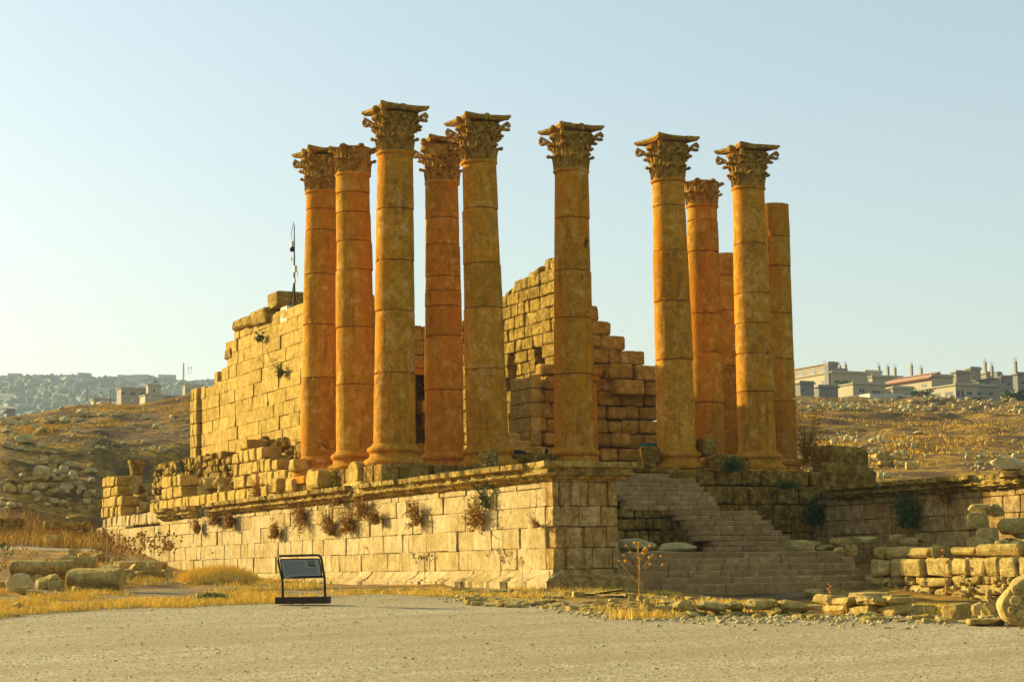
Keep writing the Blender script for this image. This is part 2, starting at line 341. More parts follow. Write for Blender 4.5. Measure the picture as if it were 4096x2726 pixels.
# ================================================================== GROUND
def ground_material():
    m = bpy.data.materials.new('ground'); m.use_nodes = True; t = m.node_tree; bs = t.nodes['Principled BSDF']; L = t.links.new
    tc = _n(t, 'ShaderNodeNewGeometry').outputs['Position']; at = _n(t, 'ShaderNodeAttribute', attribute_name='tone')
    far = _n(t, 'ShaderNodeAttribute', attribute_name='far')
    n0 = _n(t, 'ShaderNodeTexNoise', i_Scale=.22, i_Detail=6., i_Roughness=.6); L(tc, n0.inputs['Vector'])
    n1 = _n(t, 'ShaderNodeTexNoise', i_Scale=1.6, i_Detail=8., i_Roughness=.7); L(tc, n1.inputs['Vector'])
    n2 = _n(t, 'ShaderNodeTexNoise', i_Scale=22., i_Detail=6., i_Roughness=.75); L(tc, n2.inputs['Vector'])
    n3 = _n(t, 'ShaderNodeTexVoronoi', i_Scale=30.); L(tc, n3.inputs['Vector'])
    n5 = _n(t, 'ShaderNodeTexVoronoi', i_Scale=9.); L(tc, n5.inputs['Vector'])
    gr = mix(t, ramp(t, .35, .65, n1.outputs[0]), (.56, .44, .225), (.67, .54, .29))
    gr = mix(t, ramp(t, .40, .66, n2.outputs[0]), (.28, .22, .10), gr)
    gr = mix(t, ramp(t, .60, .92, n3.outputs['Color']), gr, (.80, .68, .44)); gr = mix(t, ramp(t, .36, .16, n3.outputs['Color']), gr, (.17, .12, .05))
    mpg = _n(t, 'ShaderNodeMapping'); mpg.inputs['Rotation'].default_value = (0, 0, YAW); mpg.inputs['Scale'].default_value = (.12, .8, 1); L(tc, mpg.inputs[0])
    n8 = _n(t, 'ShaderNodeTexNoise', i_Scale=1., i_Detail=6., i_Roughness=.65); L(mpg.outputs[0], n8.inputs['Vector'])
    gr = mix(t, ramp(t, .38, .62, n8.outputs[0]), mix(t, .75, gr, (.33, .25, .115)), gr)
    dry = mix(t, ramp(t, .40, .60, n1.outputs[0]), (.15, .08, .016), (.58, .33, .035))
    dry = mix(t, ramp(t, .42, .58, n0.outputs[0]), dry, (.13, .07, .02))
    dry = mix(t, ramp(t, .45, .7, n2.outputs[0]), dry, mix(t, .6, dry, (.10, .06, .02)))
    c = mix(t, at.outputs['Fac'], gr, dry); L(c, bs.inputs['Base Color']); bs.inputs['Roughness'].default_value = .95; bs.inputs['Specular IOR Level'].default_value = .1
    a = _n(t, 'ShaderNodeMath', operation='ADD'); L(n2.outputs[0], a.inputs[0]); L(n1.outputs[0], a.inputs[1])
    b = _n(t, 'ShaderNodeMath', operation='SUBTRACT'); L(a.outputs[0], b.inputs[0])
    q = _n(t, 'ShaderNodeMath', operation='MULTIPLY', i_1=.5); L(n3.outputs['Distance'], q.inputs[0]); L(q.outputs[0], b.inputs[1])
    bp = _n(t, 'ShaderNodeBump', i_Strength=.6, i_Distance=.03); L(b.outputs[0], bp.inputs['Height'])
    n6 = _n(t, 'ShaderNodeTexNoise', i_Scale=.9, i_Detail=6., i_Roughness=.7); L(tc, n6.inputs['Vector'])
    b2 = _n(t, 'ShaderNodeBump', i_Distance=.9); L(n6.outputs[0], b2.inputs['Height']); L(far.outputs['Fac'], b2.inputs['Strength']); L(bp.outputs[0], b2.inputs['Normal'])
    L(b2.outputs[0], bs.inputs['Normal']); return m
def edge_depth(px):
    """distance at which the gravel gives way to grass and rubble"""
    pts = [(-1500, 41), (0, 40.0), (100, 41.5), (250, 43), (450, 44.0), (620, 45.2), (760, 47), (1000, 47.2), (1180, 44.5), (1400, 38.5), (1650, 37.2), (2356, 36.2), (4000, 36)]
    return np.interp(px, [p[0] for p in pts], [p[1] for p in pts])
def build_ground():
    dl = np.concatenate([np.geomspace(6, 40, 110), np.linspace(40.3, 60, 90), np.geomspace(60.4, 300, 260), np.geomspace(305, 1300, 60)])
    pl = np.concatenate([np.linspace(-1500, -60, 20), np.linspace(-50, 2406, 360), np.linspace(2420, 4000, 20)])
    D, Pp = np.meshgrid(dl, pl, indexing='ij'); a = (Pp*KD-2048)/FPX*D
    sy, cy = math.sin(YAW), math.cos(YAW)
    X = CAM[0]+D*sy+a*cy; Y = CAM[1]+D*cy-a*sy; Z = gz(X, Y)
    dist = D-edge_depth(Pp)+vnoise(X/1.1, Y/1.1)*2.4+vnoise(X/.35, Y/.35)*1.
    tone = np.clip(dist/2.2+vnoise(X/.7, Y/.7)*.7, 0, 1)*(.55+.45*np.clip(.5+3*vnoise(X/1.6, Y/1.6)+dist/25, 0, 1))
    # the footpath on the left
    pth = np.abs(D-(84+2.0*vnoise(X/8, Y/8))); tone = np.where((Pp < 360) & (pth < 2.4), np.clip(pth/2.4, .0, 1)*.8, tone)
    n, m = D.shape; V = np.stack([X, Y, Z], -1).reshape(-1, 3)
    I = np.arange(n*m).reshape(n, m); F = np.stack([I[:-1, :-1], I[:-1, 1:], I[1:, 1:], I[1:, :-1]], -1).reshape(-1, 4)
    me = bpy.data.meshes.new('ground'); me.from_pydata(V.tolist(), [], F.tolist())
    for nm, arr in (('tone', tone), ('far', np.clip((D-90)/60, 0, 1)*.9)):
        at = me.attributes.new(nm, 'FLOAT', 'POINT'); at.data.foreach_set('value', arr.reshape(-1).astype(np.float32))
    me.shade_smooth(); me.materials.append(ground_material()); o = bpy.data.objects.new('ground', me); col.objects.link(o); tag(o, kind='structure')
build_ground()
# ================================================================== PODIUM (stone platform with two arms) ======
XL, YF, XR = -1.4, -14.64, 17.2          # outer left face, front of the arm, inner face of right arm
ZL = [-2.0, -2.18, -2.71, -3.29, -3.89, -4.5]
def steps_fn(pts, plane, ax, axis, P0, sgn=1):
    """top outline given as survey directions on a plane -> z(s)"""
    q = sorted([((on(ax, x, y, plane)[axis]-P0)*sgn, on(ax, x, y, plane)[2]) for x, y in pts])
    S = [a for a, b in q]; Z = [b for a, b in q]
    return lambda s: float(np.interp(s, S, Z))
platform = thing('temple_platform', 'long pale ashlar stone platform with moulded cornice under the tall columns', 'stone platform', (XL, YF, -5))
mb = MB()
# left face runs back along +Y, levels continue down the slope for the far end
topL = steps_fn([(222, 1210), (300, 1212), (372, 1205), (373, 1183), (425, 1180), (428, 1175), (480, 1175), (500, 1172), (900, 1125), (1270, 1115)], XL, 0, 1, YF)
groundL = lambda s: -5.3+0*s
masonry(mb, (XL, YF+.45, 0), (0, 1, 0), (-1, 0, 0), 51.95, ZL, top=lambda s: max(topL(s+.45), -2.0) if s < 34 else topL(s), wr=(.35, 1.45), depth=.5, bev=.012, jit=.014, gap=.003, proud=.028, seed=1)
masonry(mb, (XL, YF+30, 0), (0, 1, 0), (-1, 0, 0), 22.4, [-4.5, -5.1], wr=(.5, 1.1), bev=.02, seed=2)
part(mb, 'ashlar_face', MAT['podium'], platform)
mb = MB(); masonry(mb, (XL-.012, YF, 0), (1, 0, 0), (0, -1, 0), 2.14, [-2.0, -2.71, -3.29, -3.89, -4.5], wr=(.5, .95), depth=.5, bev=.02, jit=.018, gap=.008, proud=.012, seed=5)
masonry(mb, (XL+2.13, YF+.3, 0), (0, 1, 0), (1, 0, 0), 12, ZL, wr=(.5, 1.1), bev=.02, seed=6)
part(mb, 'pier_face', MAT['pier'], platform)
CP = [(-.3, -2.0), (.03, -2.0), (.05, -1.95), (.18, -1.93), (.20, -1.87), (.34, -1.85), (.41, -1.81), (.40, -1.76), (.33, -1.74), (.34, -1.66), (.46, -1.64), (.55, -1.61), (.57, -1.46), (-.3, -1.45)]
BP = [(-.3, -4.5), (.05, -4.5), (.07, -4.56), (.10, -4.60), (.20, -4.68), (.33, -4.74), (.42, -4.76), (.43, -4.80), (.52, -4.82), (.52, -5.3), (-.3, -5.3)]
mb = MB()
sweep(mb, (XL, YF, 0), (0, 1, 0), (-1, 0, 0), 0, 31.8, CP, seg=1.2, seed=3, noise=.012, mitre=(1, 0))
part(mb, 'cornice', MAT['cornice'], platform)
for q0, q1 in ((34.6, 36.4), (38.2, 40.2)):
    mb = MB(); sweep(mb, (XL, YF-.55, 0), (0, 1, 0), (-1, 0, 0), q0, q1, CP, seg=1.9, seed=4, noise=.03); part(mb, 'cornice_fragment', MAT['cornice'], platform)
mb = MB()
sweep(mb, (XL, YF, 0), (1, 0, 0), (0, -1, 0), 0.0, 2.13, CP, seg=3.2, seed=8, noise=.006, mitre=(1, 1)); part(mb, 'pier_cornice', MAT['cornice'], platform); mb = MB()
sweep(mb, (XL+2.13, YF, 0), (0, 1, 0), (1, 0, 0), 0, 10.5, CP, seg=1.2, seed=9, noise=.012, mitre=(1, 0))
part(mb, 'inner_cornice', MAT['cornice'], platform)
mb = MB(); sweep(mb, (XL, YF, 0), (0, 1, 0), (-1, 0, 0), 0, 33.5, BP, seg=1.4, seed=10, noise=.008, mitre=(1, 0))
part(mb, 'base_moulding', MAT['podium'], platform)
mb = MB(); sweep(mb, (XL, YF, 0), (1, 0, 0), (0, -1, 0), 0, 2.13, BP, seg=3, seed=11, noise=.006, mitre=(1, 1)); sweep(mb, (XL+2.13, YF, 0), (0, 1, 0), (1, 0, 0), 0, .8, BP, seg=.6, seed=12, mitre=(1, 0))
part(mb, 'pier_base', MAT['pier'], platform)
mb = MB(); mb.box((XL+.3, YF+.3, -5.6), (XL+1.9, -1.7, -1.5)); mb.box((XL+.3, -1.3, -5.6), (XR+2.8, 22, -1.42)); mb.box((XL+.3, 22, -5.6), (XR+2.8, 37.6, -2.3)); mb.box((XR+.35, YF-2, -5.6), (XR+3.6, -1.5, -1.6))
part(mb, 'core', MAT['shade'], platform)
# front wall between the arms and the stylobate above it
mb = MB()
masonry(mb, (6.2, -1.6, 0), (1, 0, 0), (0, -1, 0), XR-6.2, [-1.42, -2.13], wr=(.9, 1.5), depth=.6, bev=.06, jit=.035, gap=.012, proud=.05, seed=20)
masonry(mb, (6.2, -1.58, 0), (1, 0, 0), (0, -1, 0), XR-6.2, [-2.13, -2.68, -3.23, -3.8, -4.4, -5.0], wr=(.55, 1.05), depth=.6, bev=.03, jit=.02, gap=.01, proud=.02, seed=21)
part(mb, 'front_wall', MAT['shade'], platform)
mb = MB()
masonry(mb, (-1.15, -1.45, 0), (1, 0, 0), (0, -1, 0), 10.2, [-.74, -1.46], wr=(.9, 1.6), depth=1.4, bev=.035, jit=.02, gap=.01, proud=.03, seed=22)
masonry(mb, (10.1, -1.25, 0), (1, 0, 0), (0, -1, 0), 7.6, [-.76, -1.42], wr=(.5, 1.2), depth=1.2, bev=.07, jit=.05, gap=.02, proud=.08, seed=26)
masonry(mb, (-1.18, -.75, 0), (0, 1, 0), (-1, 0, 0), 5.0, [-.74, -1.46], wr=(.9, 1.6), depth=1.2, bev=.035, jit=.02, gap=.01, proud=.03, seed=23)
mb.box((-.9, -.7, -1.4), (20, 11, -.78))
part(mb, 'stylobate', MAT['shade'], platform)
# right arm: inner face
mb = MB(); masonry(mb, (XR, YF-3, 0), (0, 1, 0), (-1, 0, 0), 16.2, [-2.0, -2.22, -2.8, -3.35, -3.9, -4.5, -5.1], wr=(.7, 1.3), bev=.02, jit=.014, gap=.006, proud=.016, seed=24)
part(mb, 'right_arm_face', MAT['pier'], platform)
mb = MB(); sweep(mb, (XR, YF-3, 0), (0, 1, 0), (-1, 0, 0), 0, 14.6, CP, seg=1.5, seed=13, noise=.03)
part(mb, 'right_arm_cornice', MAT['cornice'], platform)
# ================================================================== STAIRS
stairs = thing('stone_staircase', 'wide grey-pink stone staircase in the shade between pier and low wall', 'staircase', (4, -10, -5))
def c5(x, y): return (2400+x/2.3008)/KD, (1700+y/2.3008)/KD
up = [(640, 240), (850, 200), (915, 160), (950, 150), (1020, 150), (1057, 150), (1078, 285), (1100, 300), (1450, 690), (1490, 770), (1572, 850), (1600, 875), (1672, 920), (1757, 950), (1797, 1070), (1797, 1070)]
cyp = [450, 485, 530, 575, 625, 670, 720, 765, 800, 855, 905, 960, 1015, 1070, 1125, 1150]
lft = [None]*5+[215, 290, 300, 685, 770, 850, 875, 920, 950, 1070, 1070]
for i in range(16):
    y = -2.4-.46*i; zt = -1.03-.186*i
    xr = float(on(1, *c5(up[i][0], cyp[i]), y)[0]); xl = .85 if lft[i] is None else float(on(1, *c5(lft[i], cyp[i]+20), y)[0])
    mb = MB(); rg = np.random.default_rng(200+i); s = xl
    while s < xr-.02:
        e = min(xr, s+rg.uniform(.45, 1.1))
        if xr-e < .25: e = xr
        block(mb, ((s+e)/2, y+.40, zt-.094), ((e-s)/2-.004, .42+rg.uniform(0, .03), .089), bev=.02, jit=.007, tone=rg.random()); s = e
    part(mb, 'step', MAT['step'], stairs)
for i in range(6):
    y = -12.8-.4*i; zt = -4.02-.19*i; xr = float(on(1, *c5([2250, 2338, 2350, 2400, 2440, 2440][i], 1210+60*i), y)[0])
    mb = MB(); rg = np.random.default_rng(230+i); s = .85
    while s < xr-.02:
        e = min(xr, s+rg.uniform(.7, 1.6)); e = xr if xr-e < .3 else e
        block(mb, ((s+e)/2, y+.5, zt-.2), ((e-s)/2-.004, .52+rg.uniform(0, .03), .195), bev=.022, jit=.007, tone=rg.random()); s = e
    part(mb, 'step', MAT['step'], stairs)
mb = MB(); rg = np.random.default_rng(240)
mb.box((4.5, -12.2, -5.3), (9.2, -2.9, -4.06)); 
for i in range(16):
    y = -2.4-.46*i; zt = -1.03-.186*i; xr = float(on(1, *c5(up[i][0], cyp[i]), y)[0]); xl = .85 if lft[i] is None else float(on(1, *c5(lft[i], cyp[i]+20), y)[0])
    mb.box((xl+.12, y+.7, -5.2) if i >= 8 else (xl+.12, max(y+.7, -4.4), -5.2), (xr-.1, -1.9+.001*i, zt-.19), tone=.3)
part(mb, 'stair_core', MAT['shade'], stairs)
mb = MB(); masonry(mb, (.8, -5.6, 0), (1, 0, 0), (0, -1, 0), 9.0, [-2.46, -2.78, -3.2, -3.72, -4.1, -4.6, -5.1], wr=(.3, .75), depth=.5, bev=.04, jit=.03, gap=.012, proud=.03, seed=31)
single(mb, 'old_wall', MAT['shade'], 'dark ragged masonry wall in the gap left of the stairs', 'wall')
# ================================================================== LOOSE MASONRY WALLS ON THE PLATFORM (left)
uw = thing('ruined_wall', 'stepped remains of pale block wall above the cornice, left of the columns', 'ruined wall', (-.9, 14, -1.5))
XU = -.95
def outline(pts, X, y0):
    f = sorted([(float(on(0, x, y, X)[1])-y0, float(on(0, x, y, X)[2])) for x, y in pts]); S = [a for a, _ in f]; Z = [b for _, b in f]
    return lambda s: float(np.interp(s, S, Z))
y0 = float(on(0, 700, 1100, XU)[1])
tf = outline([(700, 1096), (680, 1094), (678, 1080), (660, 1076), (640, 1075), (625, 1060), (622, 1052), (604, 1050), (603, 1018), (560, 1022), (559, 1052), (538, 1056), (537, 1086), (533, 1090), (532, 1117), (480, 1126), (424, 1136), (423, 1108), (400, 1102), (380, 1108), (372, 1126), (366, 1150), (340, 1176), (310, 1180), (275, 1182), (271, 1108), (249, 1108), (248, 1094), (222, 1094)], XU, y0)
mb = MB(); masonry(mb, (XU, y0, 0), (0, 1, 0), (-1, 0, 0), 33.5+abs(y0)*0-(y0-5)*1.0, [-1.46+.55*i for i in range(0, 6)], top=tf, wr=(.45, 1.1), depth=.9, bev=.045, jit=.04, gap=.012, proud=.05, seed=41)
part(mb, 'block_courses', MAT['cella'], uw)
mb = MB(); rowY = 17.4
masonry(mb, (XU-.1, rowY, 0), (0, 1, 0), (-1, 0, 0), 20.2, [-2.02, -1.46], top=tf and (lambda s: tf(s+rowY-y0)), wr=(.45, 1.1), depth=.9, bev=.045, jit=.05, gap=.012, proud=.06, seed=42)
part(mb, 'lower_course', MAT['podium'], uw)
XI = 2.0
bw = MB(); y1 = float(on(0, 700, 1100, XI)[1]); tf2 = outline([(500, 1046), (369, 1046), (368, 1046), (640, 1060), (700, 1040), (300, 1180)], XI, y1)
masonry(bw, (XI, y1, 0), (0, 1, 0), (-1, 0, 0), 24, [-1.8+.33*i for i in range(0, 11)], top=tf2, wr=(.3, .75), depth=.8, bev=.035, jit=.06, gap=.015, proud=.14, seed=43)
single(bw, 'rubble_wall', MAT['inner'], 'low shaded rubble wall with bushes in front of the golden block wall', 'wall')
# ================================================================== CELLA (tall chamber walls behind the columns)
cella = thing('temple_chamber', 'ruined golden block-walled chamber rising behind the columns', 'ruined chamber', (9.7, 22, -1))
CX, CYF, CYB = 3.0, 10.8, 34.6
LV = [-1.0+.635*i for i in range(0, 20)]
ctop = outline([(447, 888), (474, 888), (475, 890), (487, 890), (488, 868), (508, 868), (509, 845), (520, 842), (521, 812), (527, 810), (528, 782), (540, 760), (541, 758), (600, 740), (632, 732), (633, 722), (660, 720), (668, 712), (700, 698), (832, 690)], CX, CYF)
mb = MB(); masonry(mb, (CX, CYF, 0), (0, 1, 0), (-1, 0, 0), CYB-CYF-1.3, LV, top=ctop, wr=(.55, 1.9), depth=.7, bev=.014, jit=.018, gap=.004, proud=.032, seed=51)
masonry(mb, (CX-.22, CYB-1.15, 0), (0, 1, 0), (-1, 0, 0), 1.15, LV, top=ctop and (lambda s: ctop(s+CYB-CYF-1.15)), wr=(.5, .9), depth=.9, bev=.03, jit=.02, gap=.008, proud=.02, seed=52)
mb2 = MB()
part(mb, 'left_wall', MAT['cella'], cella)
mb = MB()
for i, z in enumerate(LV[:-1]):   # thickness of the left wall, stepped like its outline
    s = 0
    while s < CYB-CYF-.2:
        e = min(s+1.3, CYB-CYF)
        if ctop((s+e)/2) > z+.4: mb.box((CX+.3, CYF+s, z), (CX+1.5, CYF+e, z+.632))
        s = e
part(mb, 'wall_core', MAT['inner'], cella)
# front wall: left part with niche, door, right part with niche; top stepping down to the right
ftop = lambda s: float(np.interp(s, [0, 2.0, 2.2, 4.6, 4.7, 8.1, 8.15, 9.0, 9.05, 10.6, 10.65, 11.3, 11.35, 11.9, 11.95, 12.6, 12.65, 13.3, 13.35, 14.2, 14.25, 14.9], [7, 7, 6.1, 6.1, -1.2, -1.2, 3.2, 3.6, 4.6, 4.8, 7.6, 7.6, 6.8, 6.8, 6.1, 6.1, 5.6, 5.5, 5.1, 4.9, 4.4, 4.2]))
FXL, FXR = CX, 17.9
mb = MB()
masonry(mb, (FXL, CYF, 0), (1, 0, 0), (0, -1, 0), 4.7, LV, top=ftop, wr=(.6, 1.3), depth=.7, bev=.03, jit=.02, gap=.01, proud=.03, seed=53, holes=[(2.2, 3.4, .6, 4.2)])
part(mb, 'front_wall', MAT['chamber'], cella); mb = MB()
masonry(mb, (FXL, CYF, 0), (1, 0, 0), (0, -1, 0), 14.9, LV, top=lambda s: ftop(s) if s > 8.1 else -9, wr=(.6, 1.3), depth=.9, bev=.07, jit=.05, gap=.015, proud=.08, seed=54, holes=[(9.9, 11.1, .7, 4.0)])
part(mb, 'front_wall', MAT['chamber'], cella)
mb = MB(); masonry(mb, (11.1, CYF-.1, 0), (0, 1, 0), (-1, 0, 0), 2.1, LV, top=lambda s: 3.8+s*.15, wr=(.8, 1.2), depth=.5, bev=.03, jit=.03, gap=.008, proud=.02, seed=55)
part(mb, 'door_jamb', MAT['cella'], cella); mb = MB()
masonry(mb, (13.6, CYF+.2, 0), (0, 1, 0), (-1, 0, 0), 1.8, LV[8:], top=lambda s: 7.0-s*.3, wr=(.6, 1.), depth=.6, bev=.04, jit=.04, gap=.02, proud=.06, seed=56)
part(mb, 'upper_return', MAT['cella'], cella)
mb = MB(); rg = np.random.default_rng(5)
for i, z in enumerate(LV[:-1]):
    for s0, s1 in ((.4, 2.1), (3.5, 4.5), (8.6, 9.8), (11.2, 12.2), (12.2, 13.2), (13.2, 14.4)):
        if ftop((s0+s1)/2) > z+.6 and ftop(s0+.1) > z+.5 and ftop(s1-.1) > z+.5: mb.box((FXL+s0, CYF+.35, z), (FXL+s1, CYF+1.7, z+.6))
mb.box((FXL+2.0, CYF+1.1, -1), (FXL+3.6, CYF+1.6, 4.6)); mb.box((FXL+9.7, CYF+1.0, -1), (FXL+11.3, CYF+1.6, 4.4))
part(mb, 'front_wall_core', MAT['shade'], cella)
for xx in (5.1, 12.8):
    mb = MB()
    block(mb, (xx+.75, CYF-.12, 4.28), (1.05, .2, .16), bev=.02, tone=.4); block(mb, (xx+.75, CYF-.06, 3.98), (.95, .18, .14), bev=.02, tone=.6)
    for q in (0, 1): block(mb, (xx+.02+q*1.46, CYF-.05, 1.9), (.13, .16, 1.9), bev=.02, tone=.5)
    part(mb, 'niche_frame', MAT['column'], cella)
# right chamber wall seen from inside (faces left)
RX = 14.9
rtop = lambda s: float(np.interp(s, [0, 1.0, 1.1, 4.5, 6.0, 10, 11, 23], [7.2, 7.2, 9.9, 10.0, 9.5, 9.2, 8.8, 6.5]))
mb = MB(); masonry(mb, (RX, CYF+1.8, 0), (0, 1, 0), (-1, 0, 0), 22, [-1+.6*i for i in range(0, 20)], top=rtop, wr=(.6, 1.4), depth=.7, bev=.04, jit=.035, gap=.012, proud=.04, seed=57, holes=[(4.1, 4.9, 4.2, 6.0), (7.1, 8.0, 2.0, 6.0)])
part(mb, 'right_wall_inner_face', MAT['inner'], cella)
mb = MB(); mb.box((RX+.75, CYF+5.0, -1), (RX+1.3, CYF+15, 6.4)); mb.box((RX+.3, CYF+7.0, -1), (RX+1.2, CYF+8.1, 1.8))
for s in np.arange(4.6, 14, 1.2): mb.box((RX+.3, CYF+s, 6.0), (RX+1.3, CYF+s+1.18, rtop(s-1.3)-.5))
mb.box((RX-11, CYB-1.4, -1), (RX+1.5, CYB-.2, 4))
part(mb, 'right_wall_core', MAT['inner'], cella)
mb = MB(); rg = np.random.default_rng(77)
for (x, y, z, sx, sy_, sz) in [(3.5, 26.6, 0, .7, .9, .3), (3.4, 25.0, 0, .7, .7, .3), (3.5, 23.4, 0, .8, 1.1, .36), (3.7, 22.0, .75, .75, .75, .42), (3.2, 28.6, -.3, .35, .5, .33)]:
    zz = ctop(y-CYF)+sz*.6+z*.9; block(mb, (x, y, zz), (sx, sy_, sz), bev=.09, jit=.08)
part(mb, 'loose_cap_blocks', MAT['inner'], cella)
mb = MB()
for k in range(9): block(mb, (RX+.4, CYF+3.0+k*.85, rtop(1.2+k*.85)-.15+rg.uniform(-.1, .25)), (.4, .34+.1*rg.random(), .3+.1*rg.random()), bev=.13, jit=.12)
part(mb, 'ragged_top_stones', MAT['inner'], cella)
# broken blocks stepping down right of the door
for k, (x, y, z, hx, hy, hz) in enumerate([(14.7, CYF+.5, 7.3, .6, .5, .32), (15.4, CYF+.5, 6.6, .5, .5, .34), (15.9, CYF+.3, 5.95, .6, .5, .33), (16.9, CYF+.3, 5.3, .65, .5, .33), (17.5, CYF, 4.6, .6, .5, .35), (16.1, CYF-.1, 4.6, .6, .5, .35), (16.5, CYF-.1, 3.9, .75, .5, .36), (17.9, CYF+.1, 3.9, .5, .5, .34)]):
    mb = MB(); block(mb, (x-.6, y, z-.3), (hx, hy, hz), bev=.06, jit=.05)
    part(mb, 'stepped_block', MAT['chamber'], cella)
# ================================================================== COLUMNS
S_, SC_, SD_, SD2_ = 3.7105, .8072, 3.9316, 7.5401
xs = [0, S_, 2*S_, 3*S_+SC_, 4*S_+SC_, 5*S_+SC_]
def _tip():
    import bmesh
    b = bmesh.new(); bmesh.ops.create_icosphere(b, subdivisions=2, radius=1); V = np.array([v.co[:] for v in b.verts]); F = [tuple(v.index for v in f.verts) for f in b.faces]; b.free(); return V, F
_TIP, _TIPF = _tip()
def leaf(mb, base, out, h, wd, curl, tone):
    """acanthus leaf: base point, outward direction, height, width, curl"""
    out = np.asarray(out, float); side = np.array([-out[1], out[0], 0]); nu, nv = 9, 9; V = []; F = []
    for j in range(nv):
        t = j/(nv-1); lob = .62+.38*abs(math.cos(t*math.pi*2.6)); wv = wd*(.75+.45*math.sin(t*2.2))*lob*(1 if t < .85 else .75)
        if t < .78: zz = h*t/.78*.93; oo = .02+curl*.30*t**2
        else: a = (t-.78)/.22*math.pi*.85; rr = curl*.42; zz = h*.93+rr*math.sin(a)*.55; oo = .02+curl*.30*.61+rr*(1-math.cos(a))*.75
        for i in range(nu):
            q = i/(nu-1)*2-1; rib = .028*math.cos(q*math.pi*3)*(1 if abs(q) > .05 else 1.6)-.05*q*q
            V.append(np.asarray(base)+side*q*wv/2+out*(oo+rib)+np.array([0, 0, zz-.05*q*q*(t > .3)]))
    for j in range(nv-1):
        for i in range(nu-1): a = j*nu+i; F.append((a, a+1, a+nu+1, a+nu))
    n = len(V); V2 = [v-out*.075 for v in V]; V = V+V2; F = F+[tuple(n+k for k in f[::-1]) for f in F]
    ed = [i for i in range(nu)]+[j*nu+nu-1 for j in range(1, nv)]+[(nv-1)*nu+i for i in range(nu-2, -1, -1)]+[j*nu for j in range(nv-2, 0, -1)]
    for a, b in zip(ed, ed[1:]+ed[:1]): F.append((a, b, b+n, a+n)[::-1])
    mb.add(V, F, tone)
    c_ = curl*.42; tp = np.asarray(base)+out*(.05+curl*.30*.61+c_*.75)+np.array([0, 0, h*.93+c_*.30])
    mb.add(_TIP@np.array([out*.075, side*wd*.30, np.array([0, 0, .065])])+tp, _TIPF, tone)
